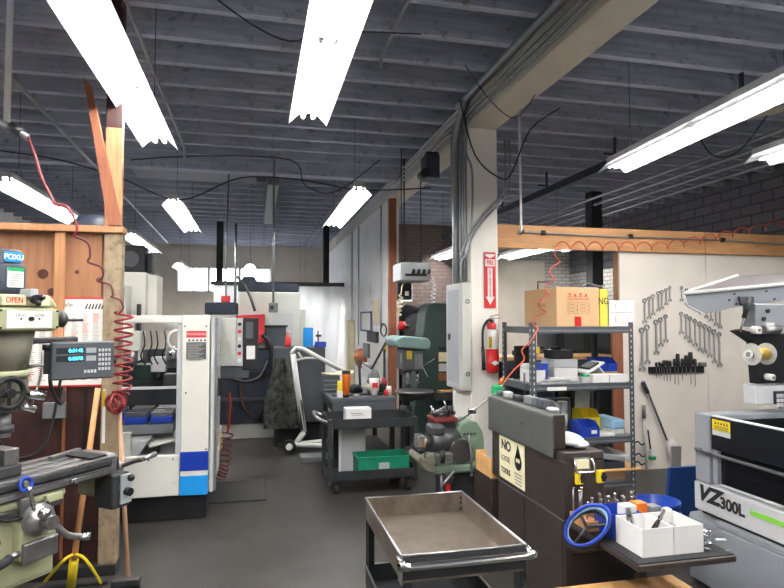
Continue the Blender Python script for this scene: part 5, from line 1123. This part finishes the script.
text('NG', .085, (3.008, 4.6585, 1.765), '-Y', 'soft_black', yc, sx=.8)
for i, (z0, z1, lb) in enumerate(((T3, 1.665, 'lower white flat carton at the right end of the shelving top'), (1.667, 1.775, 'upper white flat carton at the right end of the shelving top'))):
    t = thing('white_carton', lb, 'box', (3.2, 4.9, z0), 0, 'white cartons on the shelving top')
    MB().box(3.075, 3.33, 4.68, 5.1, z0, z1, 'white_plastic', .004).done('carton', t)
    MB().box(3.14, 3.26, 4.677, 4.679, z0 + .04, z1 - .03, 'paper_grey').box(3.145, 3.255, 4.676, 4.6768, z0 + .043, z1 - .033, 'paper').done('label', t)
on('blue_cup', 'dark blue bin standing behind the white cartons on the shelving top', 'bin', MB().box(3.12, 3.22, 5.105, 5.18, T3, 1.92, 'blue', .008))
on('brown_block', 'small brown box next to the dark blue bin on the shelving top', 'box', MB().box(3.225, 3.27, 5.11, 5.18, T3, 1.85, 'brown_leather', .004))
on('wire_bundle', 'tangled grey wires on top of the yellow board and box', 'wires', MB().tube([(2.9, 4.9, 1.893), (2.95, 4.85, 1.94), (3.0, 4.7, 1.90), (3.04, 4.69, 1.92), (3.02, 4.7, 1.88)], .006, 'mid_grey', 6, 4).tube([(2.88, 4.8, 1.893), (2.98, 4.78, 1.93), (3.03, 4.7, 1.89)], .005, 'black', 6, 4))
on('wire_rack', 'thin black bar frame standing on the cardboard box', 'frame', MB().tube([(2.6, 5.1, 1.886), (2.6, 5.1, 1.96), (2.76, 5.1, 1.96)], .007, 'black', 6))
# level 2
Zb = 1.053
bin_(2.34, 2.47, 4.72, 4.95, Zb, .11, 'white_plastic', 'white_tray', 'white open bin at the left end of the middle shelf')
on('blue_scoop', 'blue plastic scoop bin standing in the white open bin', 'bin', MB().prism([(2.40, 1.07), (2.5, 1.07), (2.52, 1.22), (2.47, 1.22)], 'y', 4.75, 4.9, 'blue', .006))
fr = MB().box(2.36, 2.56, 5.1, 5.13, 1.14, 1.36, 'black', .01); on('black_case', 'black square panel standing at the back left of the middle shelf', 'panel', fr.box(2.36, 2.56, 5.1, 5.13, Zb, 1.139, 'black'))
on('silver_fitting', 'white angled fitting in front of the black square panel', 'fitting', MB().box(2.40, 2.52, 5.02, 5.08, Zb, 1.2, 'white_metal', .01))
on('white_carton', 'lower white carton in the middle of the middle shelf', 'box', MB().box(2.60, 2.83, 4.8, 5.05, Zb, 1.17, 'white_plastic', .004))
on('white_carton', 'upper pale carton in the middle of the middle shelf', 'box', MB().box(2.60, 2.83, 4.8, 5.05, 1.171, 1.25, 'light_grey', .004))
on('black_drill_case', 'black tool case on top of the pale cartons of the middle shelf', 'tool case', MB().box(2.6, 2.80, 4.82, 5.0, 1.251, 1.33, 'soft_black', .01).box(2.64, 2.7, 4.85, 4.95, 1.331, 1.36, 'black', .01))
random.seed(9)
for i in range(8):
    x = 2.38 + .035 * i; z = Zb + .001 + .012 * (i % 4); mt = ['paper_grey', 'steel', 'light_grey', 'paper'][i % 4]
    on('flat_part', '%s flat grey part from the column end of the middle shelf' % ORD[i], 'part', MB().box(x, x + .13, 4.62 + .012 * i, 4.70, z, z + .011, mt, .003, rot=(0, random.uniform(-3, 3), random.uniform(-12, 12))), 'flat parts at the front of the middle shelf')
on('open_frame', 'white tilted frame with black inserts on the middle shelf', 'frame', MB().box(2.85, 3.05, 4.70, 4.9, 1.165, 1.185, 'white_metal', .004, rot=(0, -28, 0)).box(2.89, 3.0, 4.72, 4.88, 1.183, 1.20, 'black', .003, rot=(0, -28, 0)).box(2.95, 3.1, 4.72, 4.90, 1.14, 1.155, 'white_plastic', .004, rot=(0, 48, 0)).box(2.9, 3.05, 4.75, 4.9, Zb, 1.1, 'light_grey'))
on('green_tag', 'small green piece lying under the tilted frame', 'piece', MB().box(2.80, 2.88, 4.66, 4.7, Zb + .05, Zb + .07, 'green', .003).box(2.79, 2.89, 4.66, 4.72, Zb, Zb + .049, 'paper_grey', .003))
bin_(3.04, 3.13, 4.8, 5.0, Zb + .08, .12, 'blue', 'blue_bin', 'blue bin at the right of the middle shelf, nearer the tilted frame', slope=.4, group='blue bins on the middle shelf')
bin_(3.135, 3.23, 4.8, 5.0, Zb + .08, .12, 'blue', 'blue_bin', 'blue bin at the right end of the middle shelf against the post', slope=.4, group='blue bins on the middle shelf')
on('bin_riser', 'brown box under the two blue bins on the middle shelf', 'box', MB().box(3.04, 3.23, 4.8, 5.0, Zb, Zb + .079, 'cardboard'))
for i, (x0, x1) in enumerate(((2.86, 3.02), (3.025, 3.2))):
    on('white_tray', 'low white tray at the front of the middle shelf, %s' % ('next to the green piece' if i == 0 else 'next to the right post'), 'tray', MB().box(x0, x1, 4.61, 4.74, Zb, Zb + .07, 'white_plastic', .004), 'low white trays on the middle shelf')
# level 3
Zc = .588
on('grey_canister', 'silver canister with white band on the lower shelf', 'canister', MB().cyl((2.70, 4.85, Zc), (2.70, 4.85, .87), .045, m='machine_grey', seg=22).cyl((2.70, 4.85, .66), (2.70, 4.85, .76), .0455, m='white_plastic', seg=22))
on('grey_canister', 'tall grey tin left of the silver canister', 'canister', MB().box(2.58, 2.65, 4.8, 4.9, Zc, .86, 'light_grey', .01))
on('blue_reel', 'blue wire reel behind the tool chest on the lower shelf', 'reel', MB().cyl((2.42, 4.72, .83), (2.50, 4.72, .83), .05, m='blue', seg=20).cyl((2.41, 4.72, .83), (2.418, 4.72, .83), .065, m='navy', seg=20).box(2.4, 2.52, 4.66, 4.78, Zc, .76, 'mid_grey'))
on('teal_box', 'teal box on the lower shelf behind the tool chest', 'box', MB().box(2.44, 2.55, 4.62, 4.655, Zc, .72, 'green', .004))
bin_(2.745, 2.92, 4.61, 4.8, Zc, .13, 'blue', 'blue_bin', 'blue bin with a white label on the lower shelf', slope=.35)
on('bin_label', 'white label card on the front of the lower blue bin', 'label', MB().box(2.84, 2.89, 4.605, 4.609, Zc + .03, Zc + .06, 'paper'))
bin_(2.90, 3.07, 4.83, 5.03, Zc + .02, .17, 'yellow', 'yellow_bin', 'yellow bin behind the blue one on the lower shelf', slope=.35)
on('yellow_riser', 'flat grey case under the yellow bin', 'case', MB().box(2.9, 3.07, 4.83, 5.03, Zc, Zc + .019, 'mid_grey'))
on('white_card', 'white folded card standing behind the yellow bin', 'card', MB().box(2.95, 3.10, 5.06, 5.07, Zc, .93, 'paper', .002, rot=(0, 4, 0)))
on('grey_binder', 'grey wedge shaped case behind the canisters', 'case', MB().box(2.62, 2.88, 5.0, 5.06, Zc, .88, 'mid_grey', .02))
on('blue_sheets', 'stack of light blue sheets at the right end of the lower shelf', 'sheets', MB().box(3.09, 3.22, 4.7, 5.0, Zc, Zc + .04, 'paper', .002).box(3.085, 3.22, 4.68, 5.0, Zc + .041, Zc + .13, 'sky_blue', .02))
on('round_tin', 'flat round cream tin at the front of the lower shelf', 'tin', MB().lathe([(0, Zc), (.07, Zc), (.07, Zc + .025), (0, Zc + .025)], (2.65, 4.69, 0), 'cream_paper'))
on('white_bag', 'thin white sheet at the front edge under the yellow bin', 'sheet', MB().box(2.93, 3.08, 4.62, 4.8, Zc, Zc + .02, 'paper', .004))
# level 4
Zd = .203
on('plywood_board', 'pale plywood board across the bottom shelf', 'board', MB().box(2.35, 3.32, 4.58, 5.1, .29, .305, 'pine', .002))
on('carton', 'brown carton under the plywood board on the bottom shelf', 'box', MB().box(2.6, 3.19, 4.65, 5.0, Zd, .289, 'cardboard_side', .003))
on('document_case', 'lower grey document case on the plywood board', 'case', MB().box(2.85, 3.17, 4.62, 4.95, .306, .36, 'navy', .006))
on('document_case', 'upper tilted grey document case on the plywood board', 'case', MB().box(2.75, 3.18, 4.62, 5.0, .40, .45, 'machine_grey', .01, rot=(3, 9, 0)).box(3.12, 3.23, 4.63, 4.95, .364, .42, 'white_plastic', .006))
# dark bench and shelving further behind
rb = thing('rear_bench', 'dark blue topped bench seen through the shelving', 'workbench', (3.5, 6.8, 0))
MB().box(2.85, 4.4, 6.5, 7.1, 1.12, 1.16, 'pine', .003).box(2.85, 4.4, 6.5, 6.53, 1.0, 1.119, 'navy').done('worktop', rb)
for x in (2.9, 3.5, 4.3):
    for y in (6.55, 7.0): MB().box(x, x + .05, y, y + .05, .001, 1.118, 'navy').done('leg', rb)
on('power_tool', 'black and yellow power tool on the rear bench', 'power tool', MB().box(3.1, 3.3, 6.65, 6.8, 1.161, 1.23, 'black', .02).box(3.3, 3.42, 6.65, 6.78, 1.18, 1.27, 'amber', .02).box(3.15, 3.5, 6.7, 6.75, 1.235, 1.28, 'soft_black', .01))
on('equipment_rack', 'black equipment rack behind the shelving unit', 'rack', MB().box(4.0, 4.9, 7.3, 7.9, .001, 1.75, 'gloss_black', .01).box(4.1, 4.4, 7.29, 7.299, 1.2, 1.5, 'dark_grey').box(4.5, 4.8, 7.29, 7.299, 1.2, 1.5, 'dark_grey'))
on('blue_cabinet', 'dark blue steel cabinet standing in the bay behind the shelving', 'cabinet', MB().box(3.0, 3.9, 7.3, 7.8, .001, 1.05, 'navy', .01))
on('brown_board', 'brown board standing behind the right end of the shelving', 'board', MB().box(3.62, 3.74, 5.45, 5.48, .001, 1.52, 'red_wood'))
on('wall_sheets', 'pale panel leaning on the rear brick wall left of the box', 'panel', MB().box(5.0, 6.7, 12.8, 12.9, .001, 3.0, 'cream_paint'))
on('steel_post', 'dark steel post standing in the bay right of the cardboard box', 'post', MB().box(5.55, 5.75, 8.9, 9.1, .001, 3.79, 'soft_black'))

# ================================================================ PARTITION WALL: wrenches and tools
PYW = 5.595
gw = 'combination wrenches hung on the white partition'
def wrench(x, zt, zb, label):
    L = zt - zb; r = .012 + L * .045; y = PYW - .012
    t = MB(); 
    t.box(x - r * .42, x + r * .42, y - .003, y + .003, zb + r * 1.4, zt - r * 1.5, 'wrench_steel', .002)
    t.torus((x, y, zt - r), r * .78, r * .34, 'wrench_steel', (0, 1, 0), 18)
    t.cyl((x, y - .004, zb + r * 1.0), (x, y + .004, zb + r * 1.0), .0001, .0001, 'steel') if False else None
    hd_ = [(x - r * .45, zb + r * 1.6), (x - r * 1.15, zb + r * 1.0), (x - r * 1.1, zb + .0), (x - r * .5, zb + r * .05), (x - r * .45, zb + r * .85), (x, zb + r * 1.05), (x + r * .45, zb + r * .85), (x + r * .5, zb + r * .05), (x + r * 1.1, zb), (x + r * 1.15, zb + r * 1.0), (x + r * .45, zb + r * 1.6)]
    t.prism(hd_, 'y', y - .0045, y + .0045, 'wrench_steel')
    t.cyl((x, y, zt - r * .55), (x, PYW + .003, zt - r * .45), .003, m='black', seg=6)
    on('combination_wrench', label, 'wrench', t, gw)
def rowz(lst, lbl):
    for i, (zx, z0, z1) in enumerate(lst):
        a = aY(624 + zx / 4.9, 270 + z0 / 4.9, PYW - .01); b = aY(624 + zx / 4.9, 270 + z1 / 4.9, PYW - .01)
        wrench(a.x, a.z, b.z, lbl % ORD[i])
rowz([(100, 138, 262), (122, 130, 240), (141, 118, 222), (167, 102, 202), (184, 97, 192), (205, 88, 172), (223, 78, 154)], '%s wrench from the shelving in the short upper left row')
rowz([(87, 280, 495), (112, 266, 462), (156, 242, 415), (178, 230, 376), (203, 216, 355)], '%s wrench from the shelving in the large lower left row')
rowz([(280, 204, 314), (303, 214, 338), (322, 225, 357), (346, 238, 374), (370, 250, 398), (393, 262, 408), (417, 275, 430), (439, 288, 458), (465, 302, 474)], '%s wrench from the left in the sloping row above the screwdriver rack')
rowz([(281, 78, 154), (306, 88, 170), (330, 97, 185), (352, 107, 200), (376, 118, 218), (402, 130, 236), (424, 140, 252), (448, 152, 274), (468, 162, 287)], '%s wrench from the left in the row partly behind the machine hood')
a, b = aY(651, 367, 5.55), aY(706, 372.8, 5.55)
rk = thing('screwdriver_rack', 'black rail rack full of screwdrivers on the white partition', 'rack', ((a.x + b.x) / 2, 5.57, b.z))
MB().box(a.x, b.x, 5.575, 5.598, b.z, a.z, 'black', .003).box(a.x, b.x, 5.53, 5.575, a.z - .006, a.z, 'black', .002).done('rail', rk)
zr = a.z
SD = [(158, 452, 530, 6), (173, 450, 530, 6), (184, 455, 520, 6), (195, 442, 540, 8), (210, 442, 545, 8), (225, 444, 545, 8), (248, 435, 560, 8), (263, 410, 562, 10), (285, 433, 540, 8), (303, 418, 520, 9), (325, 402, 560, 11), (347, 435, 570, 9)]
for i, (zx, z0, z1, r) in enumerate(SD):
    a1 = aY(624 + zx / 4.9, 270 + z0 / 4.9, 5.552); b1 = aY(624 + zx / 4.9, 270 + z1 / 4.9, 5.552); r = r / 4.9 * .0105
    t = thing('screwdriver', 'black handled screwdriver in the wall rack, %s from the shelving end' % (ORD + ['x'])[i], 'screwdriver', (a1.x, 5.552, b1.z), 0, 'screwdrivers in the wall rack')
    MB().lathe([(0, zr + .001), (r * .6, zr + .001), (r, zr + .02), (r, a1.z - .01), (r * .7, a1.z), (0, a1.z)], (a1.x, 5.552, 0), 'soft_black', 12).done('handle', t)
    MB().cyl((a1.x, 5.552, zr), (a1.x, 5.552, b1.z), .0035, m='steel', seg=8).done('shaft', t)
a1 = aY(624 + 385 / 4.9, 270 + 465 / 4.9, 5.55); tag(MB().box(a1.x - .045, a1.x + .04, 5.53, 5.57, zr + .001, zr + .04, 'mid_grey', .008).done('rasp_handle'), 'grey flat tool at the machine end of the screwdriver rack', 'tool')
# long handled tools leaning on the partition
def q(px, py, Y=5.56): return aY(px, py, Y)
lb_ = thing('scrub_brush', 'long handled white scrub brush with a dark blue grip hung on the partition', 'brush', q(668, 460))
MB().cyl(q(648, 392), q(667, 440), .011, m='dark_grey').done('pole', lb_)
MB().cyl(q(643, 382), q(648, 393), .022, m='navy').done('grip', lb_)
MB().ball(q(672, 449, 5.54), 1, 'cloth_white', 16, (.055, .04, .11)).done('brush_head', lb_)
sq = thing('squeegee', 'grey handled squeegee with a green blade leaning on the partition', 'squeegee', q(647, 482))
MB().cyl(q(644, 412), q(647, 480), .013, m='light_grey').cyl(q(644, 405), q(644, 418), .02, m='mid_grey').done('pole', sq)
c = q(647, 481, 5.52); MB().box(c.x - .1, c.x + .08, 5.50, 5.54, c.z - .02, c.z + .015, 'sage', .008).done('blade', sq)
sb = thing('hand_brush', 'small brush with green and white head beside the squeegee', 'brush', q(652, 455))
MB().cyl(q(648, 430), q(651, 452), .008, m='black').done('handle', sb); c = q(652, 456, 5.55); MB().box(c.x - .035, c.x + .035, 5.52, 5.57, c.z - .04, c.z + .0, 'green', .012).box(c.x - .03, c.x + .02, 5.52, 5.57, c.z + .001, c.z + .07, 'white_plastic', .012).done('head', sb)
for i, (px, py) in enumerate(((637, 443), (638, 455), (637, 463))):
    c = q(px, py); tag(MB().tube([c + Vector((-.04, 0, 0)), c + Vector((0, -.02, .02)), c + Vector((.05, 0, -.02)), c + Vector((.09, 0, -.01))], .008, 'black', 6, 4).done('wire_hook'), 'black bent hook on the partition beside the shelving, %s from the top' % ORD[i], 'hook', 'black hooks beside the shelving')
bd = tag(MB().prism([(4.02, .002), (4.05, .002), (3.98, .47), (3.95, .47)], 'x', 3.1, 3.38, 'board_blue', .002).done('blue_board'), 'blue board standing upright behind the blue bucket', 'board')
tag(MB().prism([(4.12, .002), (4.14, .002), (4.10, .60), (4.08, .60)], 'x', 3.22, 3.31, 'grey_print', .002).done('grey_board'), 'narrow grey board standing behind the blue board', 'board')
bk_ = thing('bucket', 'blue plastic bucket on the floor behind the tray', 'bucket', (2.74, 3.6, 0))
MB().lathe([(0, .001), (.115, .001), (.14, .33), (.147, .335), (.147, .36), (.139, .36), (.11, .012), (0, .012)], (2.72, 3.6, 0), 'bucket_blue', 32).lathe([(.138, .27), (.148, .27), (.148, .285), (.138, .285)], (2.72, 3.6, 0), 'bucket_blue', 32).done('shell', bk_)
MB().tube([(2.575, 3.6, .30), (2.60, 3.5, .2), (2.72, 3.44, .17), (2.84, 3.5, .2), (2.865, 3.6, .30)], .004, 'steel', 6, 5).done('bail_handle', bk_)

# ================================================================ EDM MACHINE
XE = 2.64
ed = thing('wire_cutting_machine', 'large grey and black wire cutting machine at the right edge with a raised hood', 'machine', (3.2, 2.2, 0))
MB().prism([(2.62, .6), (4.4, .6), (4.4, 3.24), (2.68, 3.24), (2.62, 3.18)], 'z', .03, .40, 'edm_grey', .008).box(2.62, 4.4, .6, 2.97, .401, .437, 'edm_grey', .006).done('base', ed)
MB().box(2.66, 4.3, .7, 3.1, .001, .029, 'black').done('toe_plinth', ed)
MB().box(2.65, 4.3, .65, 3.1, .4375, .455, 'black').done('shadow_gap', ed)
bnd = MB().box(XE - .01, 4.3, .6, 3.14, .456, .62, 'light_grey', .006).done('name_band', ed)
text('VZ', .125, (XE - .0115, 3.115, .56), '-X', 'soft_black', bnd, shear=.35, ax='LEFT', bold=.006, sx=1.1)
text('300L', .088, (XE - .0115, 2.935, .545), '-X', 'soft_black', bnd, ax='LEFT', bold=.004)
MB().box(XE - .0125, XE - .0105, .6, 2.72, .545, .572, 'lime').done('green_stripe', bnd, label='light green stripe')
tk = MB().box(XE, 3.9, 3.02, 3.14, .621, 1.035, 'edm_grey', .008).box(3.8, 3.9, .6, 3.018, .621, 1.035, 'dark_tank').box(XE + .12, 3.799, .6, 3.018, .621, .66, 'dark_tank').box(XE + .075, 3.799, 3.003, 3.017, .661, 1.0, 'dark_tank').done('tank', ed)
dr_ = MB().box(XE, XE + .04, .6, 3.005, .84, 1.03, 'dark_tank', .004).box(XE + .03, XE + .07, .6, 3.0, .64, .838, 'gloss_black', .004).done('tank_door', ed)
MB().box(XE + .02, XE + .03, .6, 3.0, .63, .64, 'light_grey').box(XE + .005, XE + .03, 2.965, 3.0, .64, .83, 'edm_grey').box(XE - .002, XE + .04, .6, 3.0, 1.031, 1.036, 'light_grey').done('door_trim', dr_)
MB().cyl((XE - .03, 3.1, .818), (XE - .03, .6, .818), .009, m='steel').box(XE - .035, XE - .001, 3.08, 3.1, .812, .83, 'steel').done('grab_rail', dr_)
a1, b1 = aX(712, 418, XE - .003), aX(730, 433, XE - .003)
lbm = MB().box(XE - .003, XE - .0005, b1.y, a1.y, a1.z - .065, a1.z - .005, 'yellow').box(XE - .003, XE - .0005, b1.y, a1.y, a1.z - .095, a1.z - .067, 'light_grey').done('warning_label', dr_, label='yellow and white warning label')
m = MB()
for i in range(5): m.prism([(b1.y + .012 + i * .022, a1.z - .03), (b1.y + .027 + i * .022, a1.z - .03), (b1.y + .02 + i * .022, a1.z - .014)], 'x', XE - .0042, XE - .0031, 'soft_black')
for i in range(3): m.box(XE - .0042, XE - .0031, b1.y + .012, a1.y - .012, a1.z - .042 - .008 * i, a1.z - .039 - .008 * i, 'soft_black')
m.done('label_print', lbm)
# hood
hd = MB()
hx0, hx1 = 2.513, 4.3
V = [(2.513, 3.05, 1.765), (4.3, 3.05, 1.92), (4.3, 3.05, 1.83), (2.95, 3.05, 1.69), (2.651, 3.05, 1.636), (2.539, 3.05, 1.684),
     (3.57, 3.75, 1.935), (4.9, 3.75, 2.03), (4.9, 3.75, 1.95), (3.9, 3.75, 1.88), (3.66, 3.75, 1.85), (3.58, 3.75, 1.88)]
hd.add(V, [(0, 1, 2, 3, 4, 5)[::-1], (6, 7, 8, 9, 10, 11), (0, 6, 7, 1), (1, 7, 8, 2), (2, 8, 9, 3), (3, 9, 10, 4), (4, 10, 11, 5), (5, 11, 6, 0)], 'edm_grey')
hd.mi('hood_top'); hd.bm.faces.ensure_lookup_table(); hd.bm.faces[2].material_index = 1
hd = hd.done('hood', ed)
MB().tube([(2.505, 3.045, 1.76), (4.3, 3.045, 1.918)], .012, 'white_metal', 6).tube([(2.505, 3.045, 1.76), (3.565, 3.75, 1.938)], .01, 'white_metal', 6).tube([(2.505, 3.045, 1.76), (2.531, 3.045, 1.684), (2.65, 3.045, 1.634)], .006, 'white_metal', 6).done('hood_rim', hd)
m = MB()
for px, py in ((734, 294), (729, 300), (736, 304), (766, 291), (774, 299)):
    c = aY(px, py, 3.05); m.cyl((c.x, 3.049, c.z), (c.x, 3.043, c.z), .006, m='black', seg=8)
m.done('hood_bolts', hd); m = MB()
m.prism([(aY(740, 298, 3.04).x, 1.69), (aY(753, 298, 3.04).x, 1.69), (aY(753, 296, 3.04).x, 1.745), (aY(738, 296, 3.04).x, 1.745)], 'y', 3.03, 3.049, 'dark_grey', .004)
m.done('hood_bracket', hd)
g0, g1, g2 = aY(750, 298, 3.0), aY(744, 318, 3.0), aY(740, 332, 3.0)
MB().cyl(g0, g1, .014, m='black').cyl(g1, g2, .006, m='steel').done('gas_strut', hd)
g = lambda x, y_, Y=3.0: aY(x, y_, Y)
MB().prism([(g(736, 331).x, g(736, 331).z), (g(742, 330).x, g(742, 329).z), (g(758, 337).x, g(758, 335).z), (4.2, g(758, 335).z), (4.2, g(762, 384).z), (g(757, 380).x, g(757, 384).z), (g(755, 342).x, g(755, 342).z)], 'y', 3.0, 3.06, 'dark_tank', .006).done('arm_housing', ed)
MB().box(g(755, 303).x, 4.2, 3.0, 3.1, g(755, 327).z, 1.70, 'edm_grey', .008).done('head_box', ed)
m = MB()
for px, py in ((767, 311), (763, 319)): c = g(px, py); m.cyl((c.x, 2.999, c.z), (c.x, 2.988, c.z), .013, m='black', seg=12)
m.done('head_bolts', ed)
m = MB()
for px, py, r in ((755, 330, .024), (769, 377, .02)):
    c = g(px, py, 2.98); m.cyl((c.x, 2.999, c.z), (c.x, 2.95, c.z), r, m='white_plastic', seg=18).cyl((c.x, 2.951, c.z), (c.x, 2.94, c.z), .008, m='steel', seg=10)
m.done('guide_rollers', ed)
c = g(768, 330, 2.99); MB().cyl((c.x - .05, 2.97, c.z), (c.x + .06, 2.97, c.z), .025, m='steel').box(c.x - .04, c.x + .02, 2.96, 2.999, c.z + .026, c.z + .045, 'white_plastic').done('feed_motor', ed)
c = g(749, 354, 2.9); s_ = Vector((1, .15, 0)).normalized()
c = Vector((c.x, 2.88, c.z)); R0 = .064
sp_ = MB()
sp_.cyl(c - s_ * .004, c + s_ * .0, R0, m='clear_plastic', seg=36).done('spool_flange', ed, label='clear plastic spool flange nearer the aisle')
sp_ = MB(); sp_.cyl(c + s_ * .12, c + s_ * .124, R0, m='clear_plastic', seg=36)
sp_ = sp_.done('spool_flange', ed, label='clear plastic spool flange at the machine side')
MB().cyl(c + s_ * .001, c + s_ * .119, .034, m='gold', seg=28).done('wire_winding', ed, label='brass wire winding')
MB().cyl(c - s_ * .03, c - s_ * .005, .016, m='chrome').cyl(c - s_ * .03, c - s_ * .02, .024, m='white_plastic').box(c.x + .126, c.x + .16, 2.86, 2.998, c.z - .012, c.z + .012, 'dark_steel').done('spool_hub', ed)
MB().box(g(756, 379).x, 4.2, 3.0, 3.1, g(756, 410).z + .03, g(756, 386).z, 'light_grey', .006).done('lower_housing', ed)
kp = MB().box(g(773, 391).x, 3.4, 2.985, 2.999, g(773, 404).z, g(773, 391).z, 'soft_black', .003).done('keypad', ed)
m = MB()
for i in range(7):
    for j in range(3): m.box(g(774, 392).x + .024 * i, g(774, 392).x + .019 + .024 * i, 2.978, 2.9845, 1.15 - .028 * j - .022, 1.15 - .028 * j, 'light_grey', .002)
m.done('keys', kp)
MB().box(4.05, 4.6, 3.11, 3.9, .41, 1.5, 'edm_grey', .01).done('rear_column', ed)
